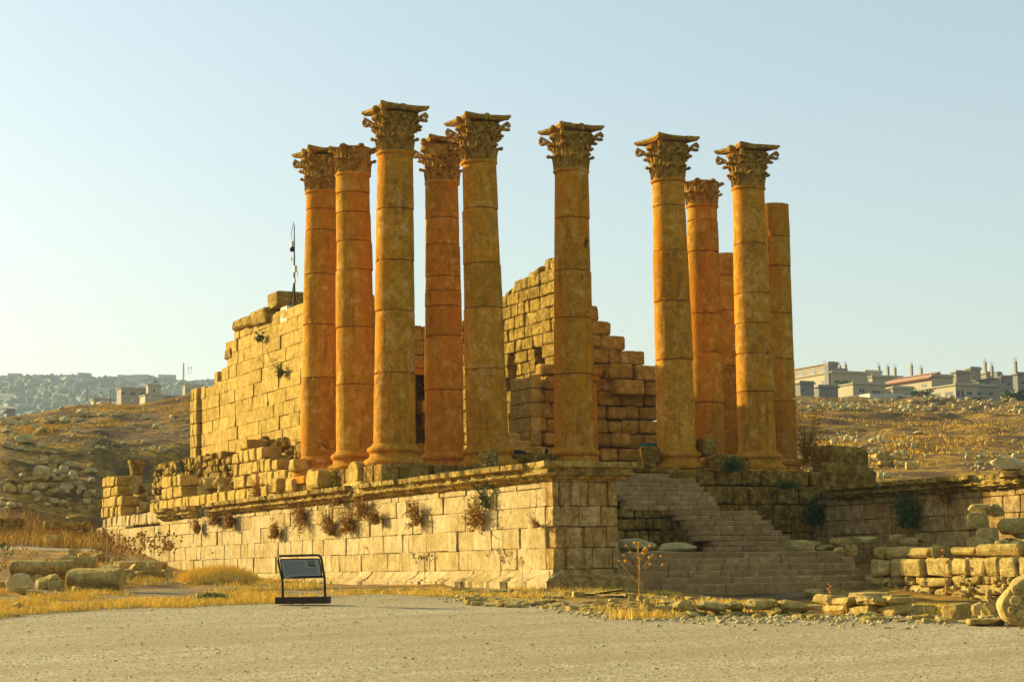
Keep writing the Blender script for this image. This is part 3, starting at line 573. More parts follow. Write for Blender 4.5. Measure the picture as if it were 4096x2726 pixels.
def capital(seed, full=True, skip=()):
    rg = np.random.default_rng(seed); mb = MB(); r0 = .63
    H = 1.70
    mb.lathe([(r0, 0), (r0+.0, .3), (r0+.01, .7), (r0+.06, 1.05), (r0+.16, 1.3), (r0+.24, 1.4 if full else 1.08)] if full else [(r0, 0), (r0, .4), (r0+.04, .8), (r0+.10, 1.02), (.2, 1.08)], seg=28, wob=.01)
    for k in range(8):
        a = (k+.5)*math.pi/4+rg.uniform(-.03, .03); o = (math.cos(a), math.sin(a), 0); leaf(mb, (o[0]*(r0+.0), o[1]*(r0+.0), .02), o, .52*rg.uniform(.94, 1.06), .40, .36*rg.uniform(.75, 1.15), rg.random())
    for k in range(8):
        a = k*math.pi/4+rg.uniform(-.03, .03); o = (math.cos(a), math.sin(a), 0); leaf(mb, (o[0]*(r0-.01), o[1]*(r0-.01), .12), o, .88*rg.uniform(.94, 1.05), .42, .50*rg.uniform(.8, 1.15), rg.random())
    if not full: return mb, None
    for k in range(4):          # corner stalks, volutes
        a = (k+.5)*math.pi/2; o = np.array([math.cos(a), math.sin(a), 0]); sd = np.array([-o[1], o[0], 0])
        if k in skip: continue
        for sg in (-1, 1):
            pts = []; 
            for t in np.linspace(0, 1, 9): pts.append(o*(r0+.04+.55*t**1.7)+sd*sg*(.20*(1-t))+np.array([0, 0, .78+.66*t**.75]))
            mb.tube(pts, [.07, .07, .065, .06, .055, .055, .05, .05, .05], 6, tone=.6)
        c = o*(r0+.50)+np.array([0, 0, 1.28]); pts = []
        for t in np.linspace(0, 1, 15):
            w_ = 1.2+t*8; rr = .155*(1-.75*t); pts.append(c+o*rr*math.cos(-w_+2.2)+np.array([0, 0, rr*math.sin(-w_+2.2)]))
        mb.tube(pts, .05, 6, tone=.7)
        for j, (zz, rr_, ln) in enumerate(((.86, .10, .34),)):
            leaf(mb, o*(r0+.05)+np.array([0, 0, .70]), o, .42, .36, .75, rg.random())
    for k in range(4):          # inner spirals and centre leaf of each side
        a = k*math.pi/2; o = np.array([math.cos(a), math.sin(a), 0]); sd = np.array([-o[1], o[0], 0])
        for sg in (-1, 1):
            pts = [o*(r0+.07+.06*t)+sd*sg*(.33*(1-t)+.02)+np.array([0, 0, .8+.48*t]) for t in np.linspace(0, 1, 6)]
            c = o*(r0+.17)+sd*sg*.115+np.array([0, 0, 1.30])
            for t in np.linspace(0, 1, 12): w_ = t*8; rr = .10*(1-.7*t); pts.append(c+sd*sg*rr*math.cos(math.pi-w_)+np.array([0, 0, rr*math.sin(math.pi-w_)]))
            mb.tube(pts, .032, 5, tone=.5)
        leaf(mb, o*(r0+.04)+np.array([0, 0, .85]), o, .36, .26, .30, rg.random())
    ab = MB(); n = 10; ring = []; cr = .99
    for k in range(4):
        a0 = (k+.5)*math.pi/2; a1 = a0+math.pi/2; c0 = np.array([math.cos(a0), math.sin(a0)])*cr*math.sqrt(2)*.98; c1 = np.array([math.cos(a1), math.sin(a1)])*cr*math.sqrt(2)*.98
        am = (a0+a1)/2; o = np.array([math.cos(am), math.sin(am)]); d = (c1-c0)/np.linalg.norm(c1-c0); cut = .05
        b0, b1 = c0+d*cut, c1-d*cut
        chip = {s: rg.random() < .0 for s in range(4)}
        for i in range(n):
            t = i/(n-1); p = b0*(1-t)+b1*t-o*(.20*math.sin(math.pi*t)**.8)+rg.uniform(-.012, .012, 2); ring.append(p)
    m = len(ring); V = []; F = []
    for lev, (sc, z) in enumerate([(.70, 1.52), (.93, 1.54), (.95, 1.59), (.965, 1.60), (1.0, 1.61), (1.0, H)]):
        for p in ring: V.append((p[0]*sc, p[1]*sc, z+rg.uniform(-.012, .012)))
    for lev in range(5):
        for k in range(m): F.append((lev*m+k, lev*m+(k+1) % m, (lev+1)*m+(k+1) % m, (lev+1)*m+k))
    F.append(tuple(range(m))[::-1]); F.append(tuple(5*m+k for k in range(m)))
    ab.add(V, F, .5)
    fl = MB()
    for k in range(4):
        a = k*math.pi/2; o = np.array([math.cos(a), math.sin(a), 0])
        if rg.random() < .8: block(ab, o*(.80)+np.array([0, 0, 1.60]), (.10, .13, .13), np.array([o, [-o[1], o[0], 0], [0, 0, 1]]), bev=.05, jit=.03)
    return mb, ab
ZR = 10.7
COLS = {
 # name: x, y, neck/ring centre px (full), neck/ring D y, joints D y, material, capital, drum radius tweaks, label
 'A': (xs[0], 0, 1578, 1580, 1028, 345, [480, 602, 719, 864], 'column', 'full', 'tallest-looking column, at the front left corner, with a jagged hole gouged near its top'),
 'B': (xs[1], 0, 1951, 1915, 1028, 377, [487, 613, 715, 854], 'column', 'full', 'leaning full front column just right of the orange scarred one, complete leafy capital'),
 'C': (xs[2], 0, 2298, 2285, 1032, 399, [511, 631, 739, 866], 'column', 'full', 'full front column standing alone behind the corner pier, sky on both sides'),
 'D': (xs[3], 0, 2707, 2672, 1038, 412, [474, 579, 697, 831], 'column', 'full', 'chipped full front column right above the top of the staircase'),
 'E': (xs[4], 0, 3030, 2993, 1042, 431, [564, 679, 748, 818, 905], 'column', 'full', 'rightmost column with a complete capital, bright sunlit left edge'),
 'G': (xs[0], SD_, 1426, 1412, 1043, 409, [454, 499, 566, 632, 763, 893], 'column_o', 'broken', 'second column from the left, its capital broken off above the leaves'),
 'H': (xs[1], SD_, 1778, 1769, 1044, 415, [501, 563, 638, 671, 707, 776, 900], 'column_o', 'hfull', 'bright orange column with scarred surface between two pale front columns, capital missing its left corner'),
 'I': (xs[0], SD2_, 1281, 1288, 1052, 443, [485, 534, 636, 752, 873], 'column_o', 'full', 'leftmost column, rising at the end of the golden block wall'),
 'J': (xs[4], SD_, 2827, 2808, 1062, 483, [519, 591, 735, 824, 937], 'column_o', 'broken', 'orange column with a broken short capital between the last two full-height front columns'),
 'K': (xs[5], SD_, 3117, 3096, 1066, 491, [550, 620, 730, 836, 935], 'column_o', 'none', 'rightmost column of all, ending without a capital'),
 'L': (xs[5], SD2_, 2919, 2895, 1068, 524, [640, 720, 846], 'column_o', 'stump', 'shorter headless column glimpsed behind the two rightmost ones'),
}
def project(P):
    d = np.asarray(P)-CAM; z = d@FF; return 2048+FPX*(d@RR)/z, z
for key, (x, y, nu, ru, ny, ry, joints, mat, cap, lab) in COLS.items():
    rg = np.random.default_rng(ord(key)*7)
    mu, z = project((x, y, 0)); tu, z2 = project((x, y, ZR))
    dx = (nu-mu)*z/FPX; bx, by = x+dx*RR[0], y+dx*RR[1]
    lean = ((ru-tu)*z2/FPX-dx)/ZR
    t = thing('stone_column', lab, 'column', (bx, by, 0), 'tall ancient columns of the ruined temple')
    ground = (0, 0, 0)
    bm_ = MB(); prof = [(1.02, -.75), (1.07, -.72), (1.10, -.64), (1.09, -.57), (1.04, -.52), (.97, -.50), (.95, -.47), (.90, -.42), (.885, -.34), (.89, -.30), (.94, -.27), (.95, -.25), (.98, -.22), (.985, -.15), (.95, -.10), (.89, -.08), (.88, -.05), (.84, -.04), (.80, 0), (.78, .05)]
    bm_.lathe(prof, bx, by, seg=48, tone=.4, wob=.006); block(bm_, (bx, by, -.92), (1.08, 1.08, .17), bev=.05, jit=.03, tone=.2)
    part(bm_, 'base', MAT['column'], t)
    top = {'full': ZR, 'hfull': ZR, 'broken': ZR, 'none': 11.05, 'stump': 9.45}[cap]
    zj = [0.]+sorted([(ny-j)/(ny-ry)*ZR for j in joints])
    zj = [q for q in zj if q < top-.3]+[top]
    def rad(q): q = min(q/ZR, 1.02); return .765-.125*q**1.5
    for i in range(len(zj)-1):
        a, b = zj[i], zj[i+1]; d = MB(); ox, oy = rg.uniform(-.018, .018, 2) if i else (0, 0); dr = rg.uniform(-.012, .012); seg = 56; n = max(6, int((b-a)/.12)); V = []; F = []
        ph = rg.random()*9; zz = [a+.004, a+.03]+list(np.linspace(a+.12, b-.12, n))+[b-.03, b-.004]; tone = rg.random()
        sc = rg.uniform(.02, .05)
        for q in zz:
            r = rad(q)+dr-(.035 if (q < a+.02 or q > b-.02) and q < top-.05 else 0)
            for k in range(seg):
                an = 2*math.pi*k/seg
                nz = fbm(an*2.6+ph*3, q*1.3+ph, 4); rr = r+.012*float(nz)
                e_ = min(q-a, b-q); cn = float(vnoise(an*3.2+ph, i*5.3+ph*2))
                if e_ < .14 and cn > .24: rr -= (cn-.24)*.5*(1-e_/.14)
                hn = float(vnoise(an*2.1+ph*1.7, q*1.1+ph*2.3))
                if hn > .40: rr -= (hn-.40)*.45
                if key == 'A' and 7.6 < q < 9.9:
                    v = math.atan2(CAM[1]-by, CAM[0]-bx); da = (an-v+math.pi) % (2*math.pi)-math.pi
                    for (c_, w_, z0_, z1_) in ((.02, .10, 7.9, 9.6), (.45, .08, 8.4, 9.2), (-.25, .16, 8.5, 8.8)):
                        c2 = c_+.12*math.sin(q*4)
                        if z0_ < q < z1_ and abs(da-c2) < w_: rr -= .10*(1-abs(da-c2)/w_)
                V.append((bx+ox+rr*math.cos(an), by+oy+rr*math.sin(an), q))
        n = len(zz)
        for r_ in range(n-1):
            for k in range(seg): F.append((r_*seg+k, r_*seg+(k+1) % seg, (r_+1)*seg+(k+1) % seg, (r_+1)*seg+k))
        F.append(tuple(range(seg))[::-1]); F.append(tuple((n-1)*seg+k for k in range(seg)))
        d.add(V, F, tone); o = part(d, 'drum', MAT['column_o'] if (mat == 'column_o' or (key in 'AB' and i == 2)) else MAT['column'], t, smooth=True)
        me = o.data
        try: me.set_sharp_from_angle(angle=math.radians(40))
        except Exception: pass
    if cap in ('full', 'hfull', 'broken'):
        rn = MB(); rn.lathe([(.60, ZR-.10), (.655, ZR-.09), (.70, ZR-.05), (.705, ZR-.01), (.68, ZR+.03), (.60, ZR+.04)], bx, by, seg=40, tone=.6, wob=.005); part(rn, 'neck_ring', MAT['column'], t, smooth=True)
        sk = (2,) if cap == 'hfull' else ()
        cm, ab = capital(ord(key), cap != 'broken', sk)
        cm.v = [v+np.array([bx, by, ZR]) for v in cm.v]; o = part(cm, 'capital', MAT['capital'], t)
        if ab is not None:
            for q in range(len(ab.v)):
                v = ab.v[q]
                if cap == 'hfull':  # left corner broken away
                    m_ = (v[:, 0] < -.55) & (v[:, 1] > .45) ; v[m_, :2] *= .62
                ab.v[q] = v+np.array([bx, by, ZR])
            put(ab.build('abacus', MAT['capital']), o) ; 
            a_ = o.children[0]; a_.parent = o; a_.matrix_parent_inverse = Matrix.Identity(4)
    # whole column leans slightly
    ax = Vector(FF); ax.z = 0; ax.normalize(); t.rotation_mode = 'QUATERNION'; t.rotation_quaternion = Matrix.Rotation(lean, 3, ax).to_quaternion()
# ================================================================== ROCKS
def ico(n):
    import bmesh
    b = bmesh.new(); bmesh.ops.create_icosphere(b, subdivisions=n, radius=1); V = np.array([v.co[:] for v in b.verts]); F = [tuple(v.index for v in f.verts) for f in b.faces]; b.free(); return V, F
_IV, _IF = ico(4); _IV3, _IF3 = ico(3)
def rock_geo(seed, boxy=.5, cuts=9, rough=.05, lo=False):
    r = np.random.default_rng(seed); V, F = (_IV3, _IF3) if lo else (_IV, _IF)
    V = V.copy(); m = np.abs(V).max(1, keepdims=True); V = V*(1-boxy)+V/m*boxy*.86
    for i in range(cuts):
        n = r.normal(size=3); n /= np.linalg.norm(n); h = r.uniform(.62, .88); d = V@n; k = d > h; V[k] -= np.outer(d[k]-h, n)*.96
    p = r.random(3)*40
    N = V/np.linalg.norm(V, axis=1, keepdims=True)
    f = fbm(V[:, 0]*1.7+p[0]+V[:, 2]*1.3, V[:, 1]*1.7+p[1]-V[:, 2]*1.1, 5); V = V+N*(f*rough*2.2)[:, None]
    return V, F
def rmesh(name, seed, mat, **k):
    V, F = rock_geo(seed, **k); b = MB(); b.add(V, F, float(np.random.default_rng(seed).random())); o = b.build(name, mat); me = o.data; bpy.data.objects.remove(o); return me
RM = {'round': [rmesh('boulder', 300+i, MAT['rock'], boxy=.3, lo=True) for i in range(8)],
      'block': [rmesh('hewn_stone', 330+i, MAT['rockw'], boxy=.8, cuts=5, rough=.04) for i in range(8)],
      'warm': [rmesh('rough_stone', 350+i, MAT['rockw'], boxy=.55, cuts=8, rough=.06) for i in range(8)],
      'drum': []}
for i in range(3):
    b = MB(); b.lathe([(.05, -1), (.9, -.99), (.97, -.93), (1, -.4), (.98, .3), (.95, .9), (.86, .98), (.05, 1)], seg=26, tone=.5, wob=.05); o = b.build('column_drum', MAT['rockw']); RM['drum'].append(o.data); bpy.data.objects.remove(o)
def rock(kind, P, size, rot=0, label=None, cat='rock', group=None, name=None, tilt=0, rg=random):
    me = rg.choice(RM[kind]) if hasattr(rg, 'choice') and rg is random else RM[kind][0]
    o = bpy.data.objects.new(name or {'round': 'boulder', 'block': 'hewn_stone', 'warm': 'rough_stone', 'drum': 'column_drum'}[kind], me); col.objects.link(o)
    o.location = Vector([float(q) for q in P]); o.scale = [float(q) for q in size]; o.rotation_euler = (tilt, random.uniform(-.12, .12) if kind != 'drum' else 0, rot); return tag(o, label, cat, group)
def rock_px(kind, px, pyb, wpx, hpx, label=None, cat='rock', group=None, d=None, name=None, rot=None, deep=.8, tilt=0, sink=.12):
    """stone whose foot is seen at (px, pyb) on the ground, wpx by hpx large in survey units"""
    P = G(px, pyb) if d is None else dep(px, pyb, d)
    if P is None: return None
    _, _, z = pr(P); s = z*KD/FPX; w_, h_ = wpx*s/2, hpx*s/2
    P = P+np.array([0, 0, h_*(1-sink)])+np.array([math.sin(YAW), math.cos(YAW), 0])*w_*deep*.5
    return rock(kind, P, (w_*1.06, w_*deep, h_*1.06), YAW*-1+(random.uniform(-.35, .35) if rot is None else rot), label, cat, group, name, tilt)
def c1(x, y): return x/2.3008/KD, (1400+y/2.3008)/KD
def c2(x, y): return x/2.3008/KD, (1900+y/2.3008)/KD
def c3(x, y): return (900+x/2.3008)/KD, (1700+y/2.3008)/KD
def c4(x, y): return (1800+x/2.3008)/KD, (1700+y/2.3008)/KD
def c6(x, y): return (3072+x/2.3008)/KD, (1400+y/2.3008)/KD
def c7(x, y): return (3072+x/2.3008)/KD, (1900+y/2.3008)/KD
S4 = 1/4.0
# left foreground: named stones
for i, (k, x, yb, w_, h_, lab) in enumerate([
    ('round', 165, 1090, 250, 200, 'large rounded grey boulder at the far left among dry grass'),
    ('warm', 205, 1100, 200, 85, 'low flat-topped stone leaning against the large rounded boulder at left'),
    ('warm', 420, 1050, 230, 150, 'shaded boulder between the rounded boulder and the big drum, behind dry stalks'),
    ('warm', 330, 1005, 110, 100, 'small rounded stone just right of the large left boulder'),
    ('warm', 850, 870, 130, 60, 'small lit stone resting above the big fallen drum'),
    ('block', 690, 770, 130, 100, 'dark pointed stone standing upright among dead thistles, above the long fallen shaft'),
    ('block', 640, 790, 130, 70, 'dark low stone beside the pointed stone'),
    ('block', 1380, 880, 190, 110, 'broken wedge of stone on the heap against the left end of the platform wall'),
    ('block', 1200, 870, 190, 80, 'dark stone under the wedge on the left heap'),
    ('warm', 1480, 870, 110, 80, 'brown round-topped stone at the right end of the left heap'),
    ('block', 1350, 945, 420, 70, 'flat slab with a lit edge at the front of the left heap'),
    ('block', 130, 1250, 190, 90, 'carved stone fragment at the left picture edge beside the gravel'),
    ('block', 90, 1300, 210, 35, 'thin pale slab flush with the gravel at the left picture edge'),
    ('warm', 20, 1060, 70, 90, 'stone cut by the left picture edge'),
    ('warm', 880, 1290, 0, 0, ''),
]):
    if w_: rock_px(k, *c2(x, yb), w_*S4, h_*S4, lab, 'stone', deep=.7)
for i, (x, yb, w_, h_) in enumerate([(560, 960, 120, 60), (640, 930, 90, 70), (1010, 940, 130, 80), (1100, 900, 110, 70), (1160, 960, 140, 60), (1270, 930, 160, 80), (1420, 930, 120, 90), (1530, 960, 110, 60), (760, 800, 110, 60), (900, 800, 120, 60), (1060, 850, 90, 60), (520, 1060, 130, 60), (700, 1080, 90, 40), (300, 1110, 120, 40)]):
    rock_px('block' if i % 2 else 'warm', *c2(x, yb), w_*S4*1.35, h_*S4*1.7, 'angular broken stone in the tumbled heap among dead thistles at left', 'stone', 'angular stones tumbled at left before the wall end', deep=.8, rot=i*.7)
def lying(px, py, d, L, r, rot, label, name='fallen_column_shaft', mat='rockw', cat='fallen column'):
    mb = MB(); P = dep(px, py, d); rg = np.random.default_rng(int(px*7))
    mb.lathe([(.1*r, -L/2), (r*.92, -L/2+.01), (r*.98, -L/2+.05)]+[(r*(1+rg.uniform(-.012, .012)), z) for z in np.linspace(-L/2+.15, L/2-.15, 8)]+[(r*.97, L/2-.05), (r*.9, L/2), (.1*r, L/2)], seg=30, wob=.09)
    o = mb.build(name, MAT[mat]); o.location = Vector(P); o.rotation_euler = Euler((math.pi/2, 0, rot)); return tag(o, label, cat)
lying(*c2(395, 850), 57, 2.0, .26, math.radians(62), 'longest fallen column shaft lying on dry grass at left')
lying(*c2(710, 830), 58, 1.25, .27, math.radians(64), 'shorter shaft piece end to end with the long fallen one')
lying(*c2(880, 955), 53, 1.6, .33, math.radians(50), 'thick fallen drum in front of the left shafts, half shaded')
# drums and blocks lying on the platform edge, left of the front corner column
def on_x(x, y, X): return on(0, x, y, X)
for (c, rr, L_, lab) in [(c3(782, 500), .415, 1.0, 'pale small drum on the cornice, left one of two with sunlit round ends'), (c3(1172, 458), .50, .9, 'pale small drum on the cornice, nearest the front corner column'), (c3(790, 352), .25, 1.7, 'long low drum on its side just below the leftmost column')]:
    P = on_x(*c, -1.35 if rr > .3 else -.4); mb = MB(); mb.lathe([(.05, 0), (rr*.95, .0), (rr, .04), (rr*.99, L_*.5), (rr*1.01, L_-.04), (rr*.9, L_), (.05, L_)], seg=34, wob=.025)
    o = mb.build('small_column_drum', MAT['cella']); o.location = Vector(P); o.rotation_euler = (0, math.pi/2, math.radians(3)); tag(o, lab, 'column drum', 'small drums lying on the platform edge')
for (c, hs, lab) in [(c3(1015, 500), (.9, .55, .33), 'pale block between the two small drums on the platform edge'), (c3(1300, 548), (.6, .8, .09), 'thin slab wedged under the stylobate beside the small drum'), (c3(660, 555), (.35, .4, .30), 'rounded broken disc stone left of the small drums'), (c3(520, 560), (.4, .55, .33), 'squared pale block two stones left of the small drums'), (c3(700, 370), (.4, .35, .25), 'little moulded block beneath the leftmost column')]:
    P = on_x(*c, -.9); mb = MB(); block(mb, P, hs, bev=.06, jit=.05); single(mb, 'loose_block', MAT['cella'], lab, 'stone block', loc=P)
for (c, Y, hs, lab) in [(c5(975, 210), -.5, (.32, .3, .36), 'squared block standing right of the column above the stairs'), (c5(455, 272), -.2, (.40, .3, .33), 'block standing in front of the teal bench'), (c5(640, 395), -1.7, (0, 0, 0), ''), (c5(1150, 340), -1.3, (.72, .35, .26), 'fallen carved capital fragment with lit rim between two columns'), (c5(390, 395), -1.5, (.45, .3, .22), 'low block at the head of the stairs by the corner pier'), (c4(640, 310), .2, (.45, .4, .2), 'dim block on the platform between two front columns, left one'), (c4(810, 310), .2, (.42, .4, .2), 'dim block on the platform between two front columns, middle one'), (c4(930, 310), .25, (.2, .4, .17), 'dim block by the foot of the column behind the pier')]:
    if hs[0]: P = on(1, *c, Y); mb = MB(); block(mb, P, hs, bev=.07, jit=.06); single(mb, 'loose_block', MAT['shade'], lab, 'stone block', loc=P)
for (c, Y, hs, lab) in [(c6(590, 1175), 1.0, (.80, .5, .62), 'big squared block at the right end of the platform'), (c6(845, 1180), 1.5, (.68, .5, .52), 'last squared block at the right end of the platform, next to the hillside'), (c6(660, 1020), 3.5, (1.15, .8, .62), 'large rounded boulder-like block behind the right end of the platform'), (c6(330, 1205), 0, (.30, .3, .36), 'small round-ended block right of the last full column')]:
    P = on(1, *c, Y); mb = MB(); block(mb, P, hs, bev=.2, jit=.10); single(mb, 'large_block', MAT['shade'], lab, 'stone block', loc=P)
for (c, Y, hs, lab) in [(c4(560, 140), 9.5, (.34, .3, .34), 'sunlit block inside the chamber, upper one'), (c4(600, 205), 9.3, (.6, .3, .28), 'sunlit block inside the chamber, lower one'), (c4(740, 250), 6, (.62, .4, .18), 'orange sunlit block just left of the sitting person')]:
    P = on(1, *c, Y); mb = MB(); block(mb, P, hs, bev=.05, jit=.05); single(mb, 'loose_block', MAT['cella'], lab, 'stone block', loc=P)
# right foreground low wall
RW = np.array([c7(860, 1130), c7(2600, 1130)])
Pa = np.array([9.6, -14.75, -5.5]); dA = 50.
lw = thing('low_rubble_wall', 'low sunlit wall of rough squared stones at the right, beside the foot of the stairs', 'wall', Pa)
Uw = np.array([0, -1., 0]); Nw = np.array([-1., 0, 0]); fw = np.array([math.sin(YAW), math.cos(YAW), 0]); rt = np.array([math.cos(YAW), -math.sin(YAW), 0])
mb = MB(); masonry(mb, Pa, Uw, Nw, 9.5, [-5.95, -5.4, -5.13, -4.85, -4.32], wr=(.40, 1.25), depth=.9, bev=.06, jit=.06, gap=.008, proud=.07, seed=61, tb=.2)
part(mb, 'lower_courses', MAT['rockw'], lw)
mb = MB(); masonry(mb, Pa+Nw*-.1, Uw, Nw, 2.9, [-4.315, -3.95], wr=(.4, 1.3), depth=.8, bev=.07, jit=.06, gap=.012, proud=.05, seed=62); part(mb, 'upper_course', MAT['rockw'], lw)
mb = MB(); masonry(mb, Pa+Uw*3.3+Nw*-.2, Uw, Nw, 4.2, [-4.315, -3.96], wr=(.7, 2.2), depth=.9, bev=.07, jit=.07, gap=.02, proud=.12, seed=64)
part(mb, 'upper_course', MAT['rockw'], lw)
mb = MB(); rg = np.random.default_rng(66)
for k in range(90):
    s = rg.uniform(0, 9); V, F = rock_geo(900+k % 9, boxy=.4, lo=True); mb.add(V*rg.uniform(.04, .10)+Pa+Uw*s+Nw*.03+np.array([0, 0, rg.uniform(-.1, .6)]), F)
part(mb, 'packing_stones', MAT['rockw'], lw)['kind'] = 'stuff'
for (x, yb, w_, h_, dd, lab) in [(1950, 505, 190, 160, 5, 'tall lit boulder in the heap above the low right wall'), (1950, 360, 200, 90, 5.5, 'pale capping boulder on top of the right heap'), (2110, 380, 140, 110, 5.6, 'rounded boulder with a hollow, right of the capping boulder'), (2040, 620, 200, 130, 4, 'round-topped stone in front of the right heap'), (1850, 500, 55, 70, 5, 'small dark stone left of the tall lit boulder'), (2250, 545, 260, 140, 5.5, 'dark block at the right picture edge, upper'), (2160, 670, 110, 80, 3, 'pale cobble in the loose heap behind the low wall'), (2270, 680, 110, 80, 3, 'greyish cobble in the loose heap at the right picture edge'), (2190, 740, 90, 70, 2.5, 'lower cobble in the loose heap behind the low wall'), (2330, 740, 80, 100, 2.5, 'cobble cut by the right picture edge'), (2080, 730, 110, 90, 2.6, 'dark cobble at the left of the loose heap'), (770, 740, 120, 100, .4, 'orange lit stone by the end of the lower steps'), (655, 710, 100, 45, 1.2, 'flat pale stone at the end of the lower steps')]:
    rock_px('warm', *c7(x, yb), w_*S4*1.1, h_*S4*1.1, lab, 'stone', d=dA+dd, deep=.8, sink=0)
mb = MB(); P = dep(*c7(2250, 660), dA+5.5); 
for k in range(60):
    V, F = rock_geo(900+k % 9, boxy=.5, lo=True); q = rg.normal(size=3)*np.array([1.5, 1.0, .3]); mb.add(V*rg.uniform(.15, .4)+P+q-np.array([0, 0, .3+abs(q[0])*.25]), F)
single(mb, 'stone_heap', MAT['rockw'], 'heap of small packed rubble supporting the boulders at far right', 'rubble', kind='stuff')
# rubble behind, in the shade right of the stairs
for (x, yb, w_, h_, lab) in [(300, 700, 280, 110, 'long smooth shaded boulder just right of the stairs'), (690, 650, 220, 80, 'angular shaded boulder under the back wall'), (540, 690, 200, 60, 'flat shaded stone right of the stairs'), (1420, 620, 110, 90, 'brown stone block below the green bush'), (1290, 640, 190, 70, 'shaded block left of the stone below the bush'), (900, 620, 210, 60, 'dim stone at the foot of the back wall'), (1190, 620, 140, 80, 'dim squared stone at the foot of the back wall'), (440, 640, 110, 40, 'small dim stone near the staircase')]:
    rock_px('block', *c7(x, yb), w_*S4, h_*S4, lab, 'stone', d=62, deep=.8, sink=0)
for (x, yb, w_, h_, lab) in [(700, 1170, 420, 95, 'smooth dark boulder in the recess beneath the steps'), (330, 1160, 380, 120, 'dark slab in the recess behind the corner pier'), (560, 1185, 700, 30, 'broad flat slab lying in front of the recess')]:
    rock_px('round', *c5(x, yb), w_*S4, h_*S4, lab, 'stone', d=57, deep=.6, sink=0)
# stone fringe along the gravel, right half
frg = random.Random(5)
fr = []
for i in range(240):
    px = frg.uniform(1060, 2380); t = frg.random()
    lo = np.interp(px, [1060, 1250, 1500, 1800, 2100, 2380], [1392, 1400, 1418, 1424, 1432, 1440]); hi = np.interp(px, [1060, 1250, 1500, 1800, 2100, 2380], [1372, 1368, 1372, 1388, 1395, 1405])
    fr.append((px, lo+(hi-lo)*t**1.6, frg.uniform(12, 46), frg.uniform(5, 16)))
for i, (px, py, w_, h_) in enumerate(fr):
    rock_px('warm' if i % 3 else 'block', px, py, w_, h_, 'low weathered stone in the broken pavement edge along the gravel at right', 'stone', 'flat stones along the gravel edge at right', deep=1.1, sink=.35)
# short kerb wall behind the fringe
def wall_line(p0, p1, hpx, seed, label, name='low_wall', wr=(.35, .9), dpth=.5, mat='rockw', bev=.07, jit=.07, courses=2, dd=None, cat='wall'):
    A = G(*p0) if dd is None else dep(*p0, dd[0]); B = G(*p1) if dd is None else dep(*p1, dd[1]); A = A.copy(); B = B.copy()
    U = (B-A); U[2] = 0; L_ = np.linalg.norm(U); U /= L_; N = np.array([U[1], -U[0], 0]); h = hpx*pr(A)[2]*KD/FPX; z0 = min(A[2], B[2])-.08
    mb = MB(); masonry(mb, A-N*dpth/2, U, N, L_, [z0+(h+.08)*k/courses for k in range(courses+1)], wr=wr, depth=dpth, bev=bev, jit=jit, gap=.02, proud=.07, seed=seed, miss=.06)
    return single(mb, name, MAT[mat], label, cat)
for i_, (q_, L_, lab_) in enumerate([(c7(450, 1272), 2.6, 'first short kerb of sunlit upright stones below the foot of the stairs'), (c7(735, 1262), 2.4, 'second short kerb of sunlit stones, right of the first one')]):
    A = G(*q_); mb = MB(); masonry(mb, A, (0, -1, 0), (-1, 0, 0), L_, [A[2]-.4, A[2]-.05, A[2]+.20, A[2]+.42], top=lambda q: A[2]+.24+.9*abs(float(vnoise(q*1.7, i_*5+.3))), wr=(.2, 1.1), depth=.6, bev=.05, jit=.07, gap=.008, proud=.14, seed=70+i_); single(mb, 'low_wall', MAT['rockw'], lab_, 'wall')
wall_line((1478, 1420), (1880, 1420), 42, 72, 'dark low stone kerb running left from the sunlit one', wr=(.3, .9), bev=.09, jit=.08, dd=(38.6, 38.9))
wall_line(c7(1020, 1290), c7(1640, 1270), 22, 73, 'kerb of low stones between the sunlit kerb and the fluted block', courses=1)
wall_line(c3(930, 1560), c3(2350, 1550), 13, 74, 'row of half-buried dark stones along the foot of the long platform wall', courses=1, wr=(.4, 1.0))
for (k, x, yb, w_, h_, lab) in [('block', 440, 1120, 210, 80, 'long squared stone with bright left end at the foot of the stairs'), ('block', 640, 1105, 180, 60, 'flat brown stone right of the bright squared stone'), ('block', 1760, 1330, 270, 165, 'fluted column fragment standing in the kerb at right'), ('warm', 1950, 1300, 130, 150, 'round-topped upright stone beside the fluted fragment'), ('warm', 2060, 1310, 180, 190, 'dark rounded stone left of the carved medallion block'), ('warm', 1880, 1120, 360, 80, 'long low boulder in the grass in front of the right wall'), ('block', 2080, 1110, 130, 90, 'brown stone right of the long low boulder'), ('block', 2030, 1385, 380, 75, 'pale slab with moulded edge lying before the carved block'), ('warm', 1560, 1280, 230, 75, 'sloping slab in the pavement edge left of the fluted fragment'), ('warm', 2330, 1410, 60, 20, 'small pale stone on the gravel at the right picture edge')]:
    rock_px(k, *c7(x, yb), w_*S4, h_*S4, lab, 'stone', deep=.7)
rock_px('round', *c4(1825, 1510), 110*S4, 80*S4, 'rounded pale cobble right of the orange thistle', 'stone')
rock_px('round', *c4(1580, 1500), 150*S4, 40*S4, 'flat pale cobble left of the orange thistle', 'stone'); rock_px('warm', *c4(1680, 1510), 130*S4, 55*S4, 'stone right behind the orange thistle stem', 'stone')
for i, (x, yb, w_, h_) in enumerate([(1180, 1565, 380, 30), (1380, 1550, 500, 26), (200, 1555, 180, 50), (420, 1550, 200, 50), (560, 1540, 60, 45), (640, 1555, 150, 40), (860, 1530, 120, 40), (1140, 1515, 130, 30), (1480, 1580, 300, 30)]):
    rock_px('warm', *c4(x, yb), w_*S4, h_*S4, 'low pale slab on the ground before the corner pier', 'stone', 'pale slabs on the ground before the corner pier', deep=1.2, sink=.3)
